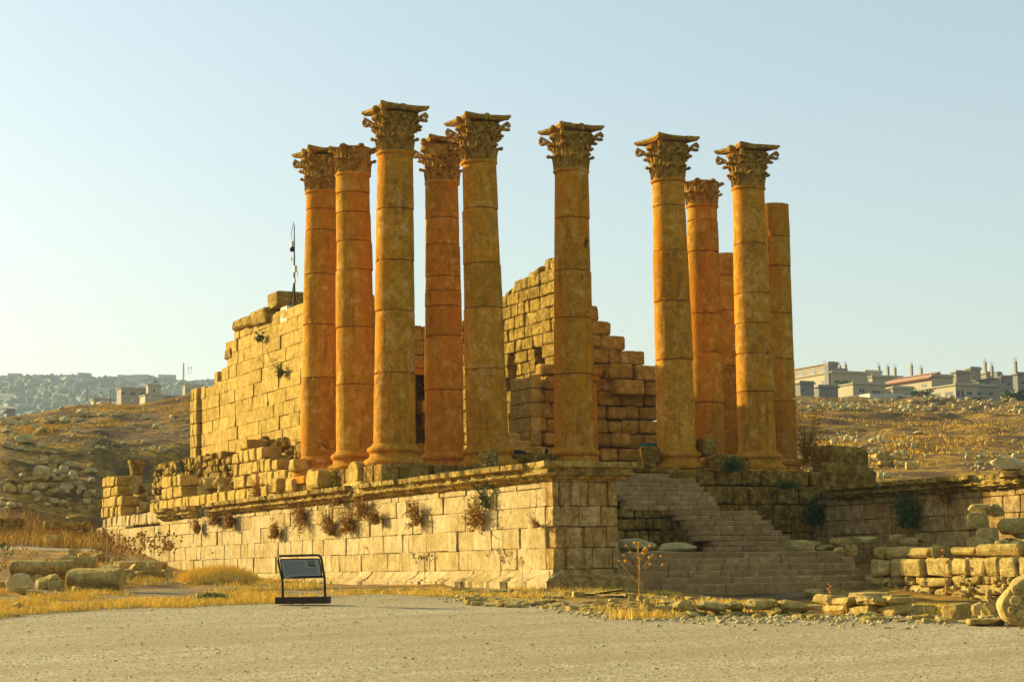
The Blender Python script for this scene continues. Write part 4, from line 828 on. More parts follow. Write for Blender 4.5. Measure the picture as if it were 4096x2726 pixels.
# carved medallion block at the right edge
mb = MB(); P = G(*c7(2330, 1395)); R_ = .54; sP = P+np.array([0, 0, .48]); 
prof = [(.02, -.34), (R_*.8, -.32), (R_*.94, -.22), (R_*1.02, -.05), (R_*.98, .10), (R_*.90, .17), (R_*.84, .20), (.02, .20)]
mb.lathe(prof, seg=48, wob=.10); k_ = MB()
for (a, b, rr) in [(0, 0, .2), (-.48, .05, .17), (-.30, -.42, .17), (.1, .5, .16), (-.42, .45, .15), (.22, -.5, .16), (.5, .1, .17), (0, -.75, .1), (-.62, -.25, .1)]:
    pts = [np.array([a+rr*(1-.8*t)*math.cos(t*11), b+rr*(1-.8*t)*math.sin(t*11), .215]) for t in np.linspace(0, 1, 26)]; pts = [p*np.array([.54, .54, 1]) for p in pts]; k_.tube([p+[0, 0, .02] for p in pts], .036, 6)
    k_.lathe([(.01, .25), (.03, .24), (.04, .2)], a*.54, b*.54, seg=10)
o = mb.build('carved_block', MAT['rockw']); o.location = Vector(dep(2368, 1388, pr(P)[2]+.2)); o.rotation_euler = Euler((math.radians(84), 0, -YAW+math.radians(-12))); tag(o, 'round stone carved with scrolls and rosettes, cut by the right picture edge', 'carved stone')
o2 = k_.build('scroll_relief', MAT['rockw']); o2.parent = o
for (c, w_, h_) in [(c7(1100, 1408), 70, 14), (c7(1275, 1412), 80, 14), ((700, 1398), 18, 3), ((672, 1392), 12, 3), ((815, 1432), 14, 2)]:
    rock_px('warm', *c, (w_ if w_ > 30 else w_*4)*S4, (h_ if w_ > 30 else h_*4)*S4, 'small flat pale stone lying out on the gravel', 'stone', 'flat stones lying out on the gravel', deep=1.5)
# ---------------- left middle ground ruins
for (k, x, yb, w_, h_, lab) in [
 ('round', 375, 1150, 170, 90, 'big horizontal rounded block near the top of the left ruin heap'), ('round', 575, 1150, 100, 100, 'egg-shaped upright stone at the right of the left ruin heap'), ('block', 550, 1220, 170, 70, 'horizontal block beneath the egg-shaped stone'), ('block', 300, 1232, 180, 62, 'long block in the second row of the left ruin heap'),
 ('block', 90, 1230, 150, 50, 'flat block at the left edge of the ruin heap'), ('block', 90, 1310, 120, 80, 'squared block at the left of the ruin heap, lower row'), ('warm', 180, 1310, 60, 80, 'tilted narrow stone in the lower row of the ruin heap'), ('block', 255, 1310, 80, 70, 'shaded block in the middle of the lower row of the ruin heap'), ('round', 370, 1300, 90, 75, 'rounded block in the lower row of the ruin heap'), ('block', 470, 1275, 70, 60, 'squared dim block at the heart of the ruin heap'), ('block', 535, 1285, 80, 65, 'squared dim block right of the heart of the ruin heap'),
 ('round', 665, 1205, 90, 110, 'tall stone at the upper right of the ruin heap'), ('round', 590, 1330, 110, 105, 'large grey rounded stone at the lower right of the ruin heap'), ('warm', 480, 1345, 140, 80, 'wedge-shaped stone at the foot of the ruin heap'), ('block', 690, 1262, 140, 60, 'flat block at the right end of the ruin heap'), ('round', 745, 1310, 80, 60, 'small stone at the right foot of the ruin heap'),
 ('block', 400, 1045, 95, 85, 'block with lit left face at the top of the ruin heap'), ('block', 505, 1040, 90, 80, 'dim block beside the topmost lit block of the heap'), ('block', 310, 1050, 100, 80, 'dim block left of the topmost lit block'), ('warm', 480, 1080, 80, 40, 'thin stone under the two topmost blocks'), ('round', 470, 1190, 80, 60, 'small block left of the egg-shaped stone'), ('block', 410, 1205, 80, 55, 'broken stone in the middle of the second row'),
 ('block', 800, 1370, 80, 80, 'dim block far right of the ruin heap'), ('block', 840, 1350, 90, 60, 'stone between ruin heap and pillar'), ('round', 490, 1420, 100, 60, 'grey stone low among the brown weeds'), ('round', 580, 1440, 90, 60, 'pale stone low among the brown weeds'), ('round', 100, 1450, 120, 60, 'stone among the brown weeds at left edge')]:
    rock_px(k, *c1(x, yb), w_*S4, h_*S4, lab, 'stone', deep=.8)
for (k, x, yb, w_, h_, lab) in [('round', 90, 690, 190, 70, 'long grey outcrop stone on the left crest'), ('round', 230, 695, 90, 80, 'round grey boulder beside the long crest stone'), ('round', 320, 730, 80, 65, 'grey boulder on the left slope, third from the edge'), ('block', 375, 780, 110, 70, 'boxy pale boulder on the left slope'), ('round', 215, 865, 170, 95, 'largest grey boulder of the left slope'), ('round', 60, 910, 130, 70, 'low grey boulder at the left edge of the slope'), ('round', 170, 920, 130, 45, 'flat grey boulder low on the left slope'), ('round', 370, 890, 90, 55, 'small grey boulder near the bank edge'), ('round', 740, 580, 95, 40, 'lit boulder on top of the mid-slope group'), ('round', 700, 620, 80, 45, 'boulder at the left of the mid-slope group'), ('round', 785, 610, 75, 40, 'boulder at the right of the mid-slope group'), ('round', 715, 660, 85, 45, 'lower boulder of the mid-slope group'), ('round', 590, 670, 110, 70, 'grey boulder left of the mid-slope group'), ('round', 450, 665, 130, 45, 'flattish grey boulder halfway up the left slope'), ('round', 1340, 640, 80, 55, 'angular boulder on the slope left of the chamber'), ('round', 1440, 725, 90, 60, 'dark boulder on the slope left of the chamber'), ('round', 1490, 955, 95, 75, 'pale blue-grey boulder near the rubble wall'), ('round', 940, 610, 100, 40, 'grey boulder in the shadow band of the slope'), ('round', 1325, 865, 60, 40, 'small grey boulder above the bank'), ('round', 65, 765, 110, 45, 'stone in the left cluster of the slope'), ('round', 1285, 760, 70, 40, 'small dark boulder on the slope')]:
    rock_px(k, *c1(x, yb), w_*S4, h_*S4, lab, 'boulder')
r5 = random.Random(9)
for i in range(70):
    x = r5.uniform(0, 1780); y = r5.choice([r5.uniform(540, 900), r5.uniform(600, 800), r5.uniform(850, 960)])
    if x < 500: y = r5.uniform(640, 950)
    w_ = r5.uniform(26, 62); rock_px('round', *c1(x, y), w_*S4, w_*.6*S4, 'small grey stone strewn on the left grassy slope', 'stone', 'small stones strewn on the left slope')
for i in range(50):
    x = r5.uniform(0, 900); y = r5.uniform(1050, 1500); w_ = r5.uniform(40, 95); rock_px('block' if i % 2 else 'round', *c1(x, y), w_*S4, w_*.7*S4, 'dim stone packed into the left ruin heap', 'stone', 'stones packed into the left ruin heap')
# low wall by the path
wall_line(c2(-300, 560), c2(195, 560), 43, 81, 'shaded block wall behind dead weeds at the left edge', mat='shade', wr=(1.2, 2.6), bev=.06, jit=.05, name='block_wall')
wall_line(c2(415, 560), c2(850, 585), 40, 82, 'two-course block wall behind the footpath, left of the platform', mat='inner', wr=(1.0, 2.4), bev=.06, jit=.06, name='block_wall')
rock_px('block', *c2(460, 655), 170*S4, 115*S4, 'large grey block standing by the footpath', 'stone'); rock_px('block', *c2(610, 620), 180*S4, 60*S4, 'tilted slab resting beside the block by the footpath', 'stone')
rock_px('warm', *c2(655, 395), 110*S4, 30*S4, 'pale flat stone on top of the two-course wall', 'stone', d=92)
# stump column with basket capital
P = on(1, *c1(1250, 1430), 42.); _, _, z = pr(P); s = z*KD/FPX*S4
sc = thing('short_column', 'short column stump with a battered basket capital behind the left ruins', 'column', P)
mb = MB(); hb = (1430-1160)*s; mb.lathe([(58*s, 0), (60*s, hb*.5), (57*s, hb-.05), (62*s, hb-.02), (62*s, hb+.03)], P[0], P[1], seg=30, wob=.02); mb.v = [v+np.array([0, 0, P[2]]) for v in mb.v]; part(mb, 'shaft', MAT['rockw'], sc)
mb = MB(); mb.lathe([(57*s, hb+.03), (60*s, hb+45*s), (72*s, hb+100*s), (82*s, hb+130*s), (84*s, hb+148*s), (30*s, hb+150*s)], P[0], P[1], seg=26, wob=.07); mb.v = [v+np.array([0, 0, P[2]]) for v in mb.v]; part(mb, 'capital', MAT['inner'], sc)
for (c, Y_, w_, h_, lab) in [(c1(1255, 1320), 40, 105, 60, 'block leaning before the short column'), (c1(1150, 1370), 36, 140, 100, 'tilted block on the left ruins, upper one of a pair'), (c1(1140, 1470), 36, 115, 100, 'upright block beneath the tilted one'), (c1(1285, 1380), 38, 80, 90, 'dim block at the foot of the short column'), (c1(1300, 1480), 34, 80, 40, 'small block below the short column')]:
    P = on(1, *c, Y_); z = pr(P)[2]; s = z*KD/FPX*S4; mb = MB(); block(mb, P, (w_*s/2, .5, h_*s/2), bev=.06, jit=.12); single(mb, 'loose_block', MAT['cella'], lab, 'stone block', loc=P)
r6 = random.Random(4)
for i in range(75):   # interior rubble of the left part of the platform
    x = r6.uniform(1180, 3000); yy = np.interp(x, [1180, 1600, 2200, 3000], [1510, 1420, 1290, 1130])-r6.uniform(-10, 150)
    X = r6.uniform(-.1, 1.6); P = on(0, *c1(x, yy), X); w_ = r6.uniform(.18, .42)
    rock('warm', P, (w_, w_*r6.uniform(.7, 1.2), w_*.75), r6.random()*3, 'fallen stone in the shaded rubble behind the ruined wall', 'stone', 'rubble stones behind the ruined wall')
mb = MB(); rg = np.random.default_rng(12); b0 = on(0, *c3(420, 300), 0.2)
for k in range(150):
    V, F = rock_geo(920+k % 9, boxy=.3, lo=True); t = rg.random(); p = on(0, *c3(330+t*400+rg.uniform(-40, 40), 120+t*60+rg.random()*(330)), rg.uniform(-.35, .5)); mb.add(V*rg.uniform(.09, .26)+p, F)
single(mb, 'rubble_core', MAT['inner'], 'dark packed rubble exposed beside the leftmost column', 'rubble', kind='stuff')
# ---------------- right hill rocks
for (k, x, yb, w_, h_, lab) in [('round', 490, 825, 50, 42, 'white round stone on the right slope, nearest the columns'), ('round', 605, 940, 60, 50, 'white stone low on the right slope, next to the platform end'), ('round', 725, 845, 75, 55, 'grey round boulder on the right slope beside a white one'), ('round', 790, 830, 62, 46, 'white round boulder beside the grey one'), ('round', 975, 850, 95, 48, 'pointed pale boulder at the top of the central stone cluster'), ('round', 1045, 855, 55, 36, 'small pinkish boulder right of the pointed pale one'), ('block', 1045, 1010, 185, 72, 'long pale squared stone in the central cluster'), ('block', 1095, 1075, 150, 66, 'angular pale stone beneath the long squared one'), ('block', 1330, 1095, 125, 75, 'tilted squared stone lying alone on the grass'), ('round', 1345, 912, 70, 62, 'pale boulder with a knob, right of the cluster'), ('round', 935, 1100, 90, 30, 'flat pale stone left below the cluster'), ('round', 1040, 1200, 70, 82, 'upright pale stone just above the right cornice'), ('round', 1100, 1180, 90, 60, 'grey boulder beside the upright pale stone'), ('round', 1285, 778, 75, 32, 'flat pink stone higher on the right slope'), ('round', 1390, 778, 90, 36, 'flat grey stone higher on the right slope'), ('round', 1970, 985, 80, 36, 'pale flat boulder near the right outcrop'), ('round', 1955, 1052, 80, 38, 'white oval boulder left of the outcrop'), ('round', 1922, 1130, 45, 36, 'small pale round stone below the white oval one'), ('round', 2215, 1110, 290, 140, 'large pitted rock outcrop at the right edge of the slope'), ('round', 2290, 1000, 90, 60, 'top knob of the rock outcrop'), ('round', 2150, 985, 70, 40, 'brown boulder just left of the outcrop top'), ('round', 1005, 935, 50, 38, 'round stone in the cluster'), ('round', 975, 950, 50, 45, 'leaning stone in the cluster'), ('round', 915, 970, 45, 50, 'end stone at the left of the cluster'), ('round', 1260, 950, 65, 40, 'grey stone right of the cluster'), ('block', 2190, 475, 65, 34, 'pale block on the right crest by the trees')]:
    rock_px(k, *c6(x, yb), w_*S4, h_*S4, lab, 'boulder')
r7 = random.Random(21)
SMALL = []
for i in range(480):
    zone = r7.random()
    if zone < .5: x, y = r7.uniform(270, 2356), 0; y = r7.uniform(445, 590) if x > 950 else r7.uniform(470, 560)
    elif zone < .75: x, y = r7.gauss(1020, 140), r7.uniform(790, 1180)
    elif zone < .85: x, y = r7.uniform(420, 900), r7.uniform(760, 900)
    elif zone < .95: x, y = r7.uniform(1780, 2356), r7.uniform(930, 1130)
    else: x, y = r7.uniform(300, 2356), r7.uniform(700, 1150)
    w_ = r7.choice([r7.uniform(14, 34), r7.uniform(25, 62)])
    if w_ < 36 or i > 330: SMALL.append((*c6(x, y), w_*.8)); continue
    rock_px('round', *c6(x, y), w_*S4, w_*r7.uniform(.55, .85)*S4, 'pale field stone scattered on the dry right hillside', 'stone', 'pale field stones scattered on the right hillside')
mb = MB(); rg = np.random.default_rng(8)
for i in range(260):
    x = rg.uniform(0, 1780); y = rg.uniform(560, 930) if x > 500 else rg.uniform(650, 950); SMALL.append((*c1(x, y), rg.uniform(10, 26)))
for (px, py, w_) in SMALL:
    P = G(px, py, 90, 400)
    if P is None: continue
    s = pr(P)[2]*KD/FPX*S4*w_/2; V, F = rock_geo(900+int(w_*7) % 9, boxy=.35, lo=True); mb.add(V*np.array([s, s, s*.7])+P+np.array([0, 0, s*.3]), F)
single(mb, 'small_stones', MAT['rock'], 'small pale stones littering the dry hillsides', 'stones', kind='stuff')
mb = MB()      # pebbles on the gravel and rubble bits at its border
Vp, Fp = ico(1)
for i in range(6500):
    px = rg.uniform(-60, 2420); d = rg.uniform(20, 44); border = rg.random() < .42
    if border: d = float(edge_depth(px))+rg.normal()*1.0+.4
    a = (px*KD-2048)/FPX*d; x = CAM[0]+d*math.sin(YAW)+a*math.cos(YAW); y = CAM[1]+d*math.cos(YAW)-a*math.sin(YAW)
    s = rg.uniform(.007, .021)*(3.0 if border and px > 1000 else 1)*(1.8 if rg.random() < .03 else 1)
    mb.add(Vp*rg.uniform(.6, 1.2, 3)*s*np.array([1, 1, .6])+np.array([x, y, float(gz(x, y))+s*.25]), Fp)
single(mb, 'pebbles', MAT['rock'], 'loose pebbles and chips scattered over the gravel', 'pebbles', kind='stuff')
# ================================================================== GRASS AND WEEDS
def world(px, d):
    a = (px*KD-2048)/FPX*d; return CAM[0]+d*math.sin(YAW)+a*math.cos(YAW), CAM[1]+d*math.cos(YAW)-a*math.sin(YAW)
def grass(name, pts, hgt, wid, mat, label, blades=6, spread=.10, seed=0):
    r = np.random.default_rng(seed); pts = np.asarray(pts); n = len(pts)*blades; P = np.repeat(pts, blades, 0); P[:, :2] += r.normal(size=(n, 2))*spread; P[:, 2] = gz(P[:, 0], P[:, 1])-.01
    h = hgt*r.uniform(.45, 1.25, n); an = r.uniform(0, 6.28, n); ln = r.uniform(.1, .75, n); wd = wid*r.uniform(.6, 1.4, n); b = an+r.uniform(-1.5, 1.5, n)
    dx = np.cos(an); dy = np.sin(an); sx = np.cos(b+1.57); sy = np.sin(b+1.57); V = []
    for t, wf in ((0, 1.), (.55, .8), (1., .12)):
        for sg in (-1, 1): V.append(np.stack([P[:, 0]+dx*h*ln*t*t+sx*wd*wf*sg, P[:, 1]+dy*h*ln*t*t+sy*wd*wf*sg, P[:, 2]+h*t*(1-.25*ln*t)], -1))
    V = np.stack(V, 1).reshape(-1, 3); base = np.arange(n)*6
    F = np.concatenate([np.stack([base, base+1, base+3, base+2], -1), np.stack([base+2, base+3, base+5, base+4], -1)])
    me = bpy.data.meshes.new(name); me.from_pydata(V.tolist(), [], F.tolist()); at = me.attributes.new('tone', 'FLOAT', 'POINT'); at.data.foreach_set('value', np.repeat(r.random(n), 6).astype(np.float32))
    me.materials.append(MAT[mat]); o = bpy.data.objects.new(name, me); col.objects.link(o); return tag(o, label, 'grass', kind='stuff')
def under_temple(x, y): return (x > XL-.25 and x < XR+3 and y > YF-.1 and y < 38)
rg = np.random.default_rng(31); pts = []
while len(pts) < 3200:
    px = rg.uniform(-40, 720); e = float(edge_depth(px)); d = e+abs(rg.normal())*5-.2 if rg.random() < .6 else rg.uniform(e, 72)
    x, y = world(px, d)
    if under_temple(x, y) or float(vnoise(x/1.6, y/1.6))+.35*float(vnoise(x/.5, y/.5)) < .03: continue
    pts.append((x, y, 0))
grass('dry_grass', pts, .17, .008, 'straw', 'golden dry grass on the verge left of the information board', 6, .10, 1)
pts = []
while len(pts) < 1500:
    px = rg.uniform(740, 1560); e = float(edge_depth(px)); d = rg.uniform(e+.3, 51.5); x, y = world(px, d)
    if under_temple(x, y) or float(vnoise(x/1.2, y/1.2)) < .05: continue
    pts.append((x, y, 0))
grass('dry_grass', pts, .13, .008, 'straw', 'thin dry grass between the gravel and the platform foot', 5, .09, 2)
pts = []
for (x0, x1, d0, d1, n) in ((1480, 1760, 43, 46, 420), (1400, 1560, 37.5, 38.6, 90), (1600, 2300, 39.8, 40.6, 120), (1985, 2330, 42.0, 45.0, 900), (2100, 2300, 39, 41, 160)):
    for k in range(n):
        px = rg.uniform(x0, x1); x, y = world(px, rg.uniform(d0, d1))
        if float(vnoise(x/.8, y/.8)) > -.1: pts.append((x, y, 0))
grass('dry_grass', pts, .20, .009, 'straw', 'pale dry grass among the low walls at right', 6, .07, 3)
pts = []
while len(pts) < 4200:
    right = rg.random() < .5; px = rg.uniform(1830, 2400) if right else rg.uniform(-30, 450); d = rg.uniform(100 if right else 118, 260 if right else 205)
    x, y = world(px, d)
    if float(fbm(x/9, y/9, 3)) < .10 or float(vnoise(x/2.2, y/2.2)) < -.05: continue
    pts.append((x, y, 0))
MAT['hillstraw'] = plain('hillside_straw', (.58, .33, .035), .9, .4, 1)
grass('hillside_grass', pts, .22, .03, 'hillstraw', 'golden dry grass in patches on the hillsides', 5, .5, 4)
pts = []
while len(pts) < 900:
    px = rg.uniform(-30, 215); d = rg.uniform(86, 101); x, y = world(px, d); pts.append((x, y, 0)) if float(vnoise(x/1.5, y/1.5)) > -.25 else pts.append((x+2, y+1, 0))
grass('brown_weeds', pts[::2], .75, .010, 'brown', 'dense rust-brown dead weeds before the left ruin heap', 5, .25, 5)
grass('straw_weeds', pts[1::2], .6, .010, 'straw', 'straw-coloured dead weeds mixed with brown ones before the left ruin heap', 4, .3, 15)
pts = [world(490+rg.normal()*14, 48.2+rg.normal()*.35)+(0,) for k in range(170)]
grass('green_weeds', pts, .18, .012, 'green', 'patch of low green weeds beside the grassy mound', 7, .05, 6)
# mound against the wall
mb = MB(); P = G(*c2(1900, 1000)); V, F = rock_geo(77, boxy=.0, cuts=0, rough=.10); 
mb.add(V*np.array([1.25, 1.0, .44])+P+np.array([.5, .6, .0]), F); MAT['mound'] = plain('mound_straw', (.40, .24, .05), .95, .5, 6)
single(mb, 'grassy_mound', MAT['mound'], 'small grassy earth mound against the foot of the platform wall', 'mound')
V0 = mb.v[0]; sel = rg.choice(len(V0), 900); pm = V0[sel]; b = MB()
for p in pm:
    if p[2] < P[2]: continue
    for q in range(5): p2 = p+rg.normal(size=3)*[.06, .06, 0]; b.add([p2, p2+[.018, -.006, 0], p2+rg.normal(size=3)*.05+[0, 0, .17]], [(0, 1, 2)])
single(b, 'mound_grass', MAT['straw'], 'dry grass growing over the small mound', 'grass', kind='stuff')
def shrub(P, w_, h_, seed, mat, label, cat='shrub', name='dried_shrub', n=46, group=None, hang=0., nrm=(-1, 0, 0), up=.3, leaf_=.045):
    """twiggy plant rooted in a wall joint: stems bend out and carry small leaves"""
    r = np.random.default_rng(seed); w_ *= 2.0; h_ *= 1.6; n = int(n*1.7); leaf_ *= 1.15
    t = thing(name, label, cat, P, group); st = MB(); lf = MB(); nrm = np.asarray(nrm, float); P = np.asarray(P, float)
    side = np.cross(nrm, [0, 0, 1.])
    for i in range(n):
        a = r.normal()*.75; dirv = nrm*r.uniform(.25, .8)+side*math.sin(a)*w_*1.0+np.array([0, 0, 1.])*(r.uniform(-1, 1)*h_*.8+up*h_-hang*h_)
        L_ = r.uniform(.5, 1.0); pts = []
        for q in np.linspace(0, 1, 6): pts.append(P+nrm*.0+np.array([0, 0, r.normal()*.0])+dirv*.5*L_*q+nrm*.10*math.sin(q*2)+np.array([0, 0, .06*h_*q*q]))
        st.tube(pts, [.011, .009, .008, .006, .005, .003], 4, cap=False)
        for q in range(10):
            u = r.uniform(.25, 1); k = min(4, int(u*5)); f_ = u*5-k; p = pts[k]*(1-f_)+pts[k+1]*f_; e = r.normal(size=3); e /= np.linalg.norm(e); g_ = np.cross(e, r.normal(size=3)); g_ /= np.linalg.norm(g_)+1e-6; s = leaf_*r.uniform(.5, 1.4)
            lf.add([p, p+e*s+g_*s*.35, p+e*s*2.0, p+e*s-g_*s*.35], [(0, 1, 2, 3)])
    part(st, 'stems', MAT['brown' if mat == 'brown' else 'olive'], t); part(lf, 'leaves', MAT[mat], t); return t
WL = [(c3(330, 640), .55, 1.1, 'large brown dried shrub hanging over the broken cornice, left of the board', .3), (c3(730, 830), .85, 1.0, 'biggest brown dried shrub, directly under the cornice above the board', .5), (c3(1170, 930), .75, .85, 'spiky brown shrub in the middle of the wall, right of the upright-twig one', .1), (c3(1000, 1010), .6, .85, 'brown shrub with upright bare twigs on the platform wall', -.4), (c3(1300, 800), .65, .8, 'brown shrub close under the cornice, above a smaller one', .1), (c3(1430, 880), .45, .5, 'small brown shrub just below and right of another under the cornice', .0), (c3(1800, 890), .6, .95, 'lone brown shrub with pointed top on the middle of the wall', -.1), (c3(500, 1000), .5, .55, 'small brown tuft low on the wall left of the board', .0), (c3(85, 890), .35, .5, 'small dark brown tuft under the left cornice', .3), (c3(1085, 690), .4, .4, 'thin brown tuft touching the underside of the cornice', .3), (c4(290, 880), .85, 1.15, 'wide brown shrub under the green sprig near the corner', .1), (c2(2010, 425), .65, .5, 'low brown shrub at the broken left part of the wall', .1), (c2(2160, 430), .35, .5, 'narrow brown tuft beside the low shrub at the left part of the wall', .3), (c2(1850, 490), .35, .5, 'leftmost brown tuft on the platform wall', .2), (c2(1010, 580), .3, .35, 'dark tuft at the far left end of the platform wall', .1)]
for i, (c, w_, h_, lab, hg) in enumerate(WL):
    P = on(0, *c, XL-.02); sc_ = pr(P)[2]/55; shrub(P, w_*sc_*1.0, h_*sc_*1.0, 60+i, 'brown', lab, hang=hg, n=52)
shrub(on(0, *c4(365, 770), XL-.02), .35, 1.1, 90, 'green', 'green leafy sprig growing above the wide brown shrub', 'plant', 'green_sprig', n=12, up=1.0, leaf_=.06)
shrub(on(0, *c4(840, 930), XL-.02), .4, .5, 91, 'brown', 'thin nearly bare twig plant on the wall near the pier corner', 'plant', 'twig_plant', n=16, up=.5, leaf_=.02)
for i, (c, lab) in enumerate([((608, 778), 'upper green leafy tuft high on the golden chamber wall'), ((655, 858), 'lower green leafy tuft on the golden chamber wall')]):
    shrub(on(0, *c, CX-.02), .5, .5, 95+i, 'green', lab, 'plant', 'green_sprig', n=10, leaf_=.08)
# climbing dry stems near the upper tuft
mb = MB(); P = on(0, 606, 790, CX-.04); r = np.random.default_rng(3)
for k in range(4):
    q = P+np.array([0, r.uniform(-.6, .6), r.uniform(-.9, .3)]); pts = [q+np.array([-.03*math.sin(t*3), -t*r.uniform(1.6, 2.4), .25*math.sin(t*5+k)-.5*t]) for t in np.linspace(0, 1, 9)]; mb.tube(pts, .008, 4)
single(mb, 'dry_vine', MAT['olive'], 'thin dry vine stems spread on the golden chamber wall', 'vine')
# shrubs in the shade at right
shrub(on(0, *c7(1340, 400), XR-.05), .75, 1.15, 101, 'green', 'lush green bush growing on the shaded right arm wall', 'bush', 'green_bush', n=110, leaf_=.09)
shrub(on(0, *c7(1640, 230), XR-.05), .6, .7, 102, 'brown', 'reddish dry plant where sunlight begins on the right arm wall', n=30)
shrub(on(1, *c7(430, 400), -1.95), 1.1, 1.3, 103, 'darkgreen', 'dark bush on the shaded front wall right of the stairs', 'bush', 'dark_bush', n=60, nrm=(0, -1, 0), leaf_=.07)
shrub(on(1, *c7(140, 110), -1.95), .9, .5, 104, 'darkgreen', 'dark tuft under the base of the last full column', n=30, nrm=(0, -1, 0))
shrub(on(1, *c5(1200, 400), -2.1), 1.0, .6, 105, 'darkgreen', 'dark brown grass hanging below the fallen capital', n=44, nrm=(0, -1, 0))
shrub(dep(*c6(350, 1000), 75), 1.2, 3.6, 106, 'brown', 'tall dark dry plant standing right of the rightmost column', 'plant', 'tall_dry_plant', n=90, nrm=(-.45, -.89, 0), leaf_=.05)
for i, (c, X, w_, h_, m_, lab) in enumerate([(c1(1480, 1120), 2.2, 1.2, 1.5, 'olive', 'olive bush at the left end of the rubble wall'), (c1(1700, 1100), 1.6, 1.0, 1.2, 'darkgreen', 'dark green bush in front of the rubble wall'), (c3(700, 470), -.6, .8, .9, 'olive', 'grey-green bush among the stones left of the small drums'), (c3(1040, 510), -1.0, .35, .7, 'straw', 'tuft of golden straw between the two small drums'), (c4(430, 350), -1.0, .9, .5, 'olive', 'thin dry weeds on the cornice before the second front column'), (c1(1340, 1300), 1.0, .4, .5, 'brown', 'rust-coloured weed by the short column')]):
    P = on(0, *c, X); shrub(P, w_, h_, 110+i, m_, lab, 'bush', 'small_bush', n=50, up=.4)
# standing weeds
def stalk(px, py, hpx, seed, mat, label, heads=True, name='thistle', br=8, spread=.5, d=None, stem='olive', head_r=.03, cat='weed', group=None):
    r = np.random.default_rng(seed); P = G(px, py) if d is None else dep(px, py, d); s = pr(P)[2]*KD/FPX; H_ = hpx*s; t = thing(name, label, cat, P, group); st = MB(); hd = MB()
    rr = max(.005, H_*.0065); main = [P+np.array([.03*math.sin(q*3)*H_, 0, H_*q*.92]) for q in np.linspace(0, 1, 8)]; st.tube(main, [rr*(1.3-.8*q) for q in np.linspace(0, 1, 8)], 5)
    tips = [main[-1]]
    for b in range(br):
        q = .35+.6*b/br; k = q*7; p = main[int(k)]*(1-k+int(k))+main[min(7, int(k)+1)]*(k-int(k)); a = b*2.4+r.random(); o = rt*math.cos(a)+fw*math.sin(a); L_ = H_*spread*(1.15-q)*r.uniform(.7, 1.1)
        pts = [p+o*L_*u+np.array([0, 0, L_*1.1*u**1.2]) for u in np.linspace(0, 1, 5)]; st.tube(pts, [rr*.6, rr*.5, rr*.45, rr*.4, rr*.35], 4); tips.append(pts[-1])
        if r.random() < .6:
            e = pts[2]+(o+rt*r.uniform(-.6, .6))*L_*.35+np.array([0, 0, L_*.3]); st.tube([pts[2], e], rr*.35, 4); tips.append(e)
    for p in tips:
        if heads:
            V, F = _IV3[:], _IF3; hr = head_r*r.uniform(.7, 1.25); hd.add(V*hr*np.array([1.15, 1.15, .9])*(1+.25*np.abs(vnoise(V[:, :1]*9, V[:, 1:2]*9+V[:, 2:]*7))*2), F)
            hd.v[-1] = hd.v[-1]+p
        else:
            for k in range(6): e = r.normal(size=3)*.05*H_+[0, 0, .06*H_]; hd.add([p, p+e*.5+[.012, 0, 0], p+e, p+e*.5-[.012, 0, 0]], [(0, 1, 2, 3)])
    part(st, 'stem', MAT[stem], t); part(hd, 'flower_heads' if heads else 'leaves', MAT[mat], t); return t
stalk(1468, 1402, 165, 1, 'rusty', 'tall orange thistle with round seed heads in front of the staircase', br=13, spread=.44, d=38.6, stem='rusty', head_r=.028)
stalk(*c4(458, 1500), 88, 2, 'olive', 'upright green spiky plant before the wall near the corner', heads=False, name='spiky_plant', br=12, spread=.6)
stalk(*c4(660, 1520), 82, 3, 'rusty', 'thin dark weed with small seed heads near the corner pier', br=5, spread=.4, head_r=.02)
stalk(*c3(1830, 1500), 72, 4, 'olive', 'branching green-brown weed before the long wall right of the board', heads=False, name='branching_weed', br=14, spread=.75)
stalk(*c7(1945, 1020), 95, 5, 'straw', 'tall straw-coloured branching weed before the right low wall', heads=False, br=10, spread=.5, stem='straw', name='branching_weed')
stalk(*c7(1625, 1120), 115, 6, 'rusty', 'slim rust-coloured weed before the right low wall', br=4, spread=.2, head_r=.03, stem='rusty')
stalk(*c7(570, 1260), 70, 7, 'rusty', 'small rust-coloured weed standing on the stone kerb below the stairs', br=6, spread=.2, stem='rusty', head_r=.02)
stalk(*c7(705, 1040), 28, 8, 'straw', 'bare forked twig against the lowest steps', heads=False, name='twig', br=5, spread=.9)
stalk(*c2(1790+150, 850), 45, 9, 'rusty', 'single brown stalk left of the mound', br=3, spread=.2, stem='rusty', head_r=.02, d=50)
r8 = random.Random(3)
for i in range(26):
    x = r8.uniform(880, 1560); stalk(*c2(x, r8.uniform(790, 860)), r8.uniform(45, 85), 20+i, 'brown', 'dead brown thistle in the group before the left end of the wall', br=r8.randint(4, 8), spread=.45, d=r8.uniform(52, 56), stem='rusty', head_r=.028, group='dead thistles before the left end of the platform wall')
for i in range(22):
    x = r8.uniform(0, 860); stalk(*c2(x, r8.uniform(760, 1000)), r8.uniform(40, 75), 60+i, 'brown', 'dead brown weed standing in the grass by the fallen shafts', br=r8.randint(3, 7), spread=.35, stem='rusty', head_r=.022, group='dead weeds by the fallen shafts')
stalk(*c2(20, 900), 70, 90, 'green', 'dark green leafy weed at the left picture edge', heads=False, br=12, spread=.4, name='green_weed', d=50)
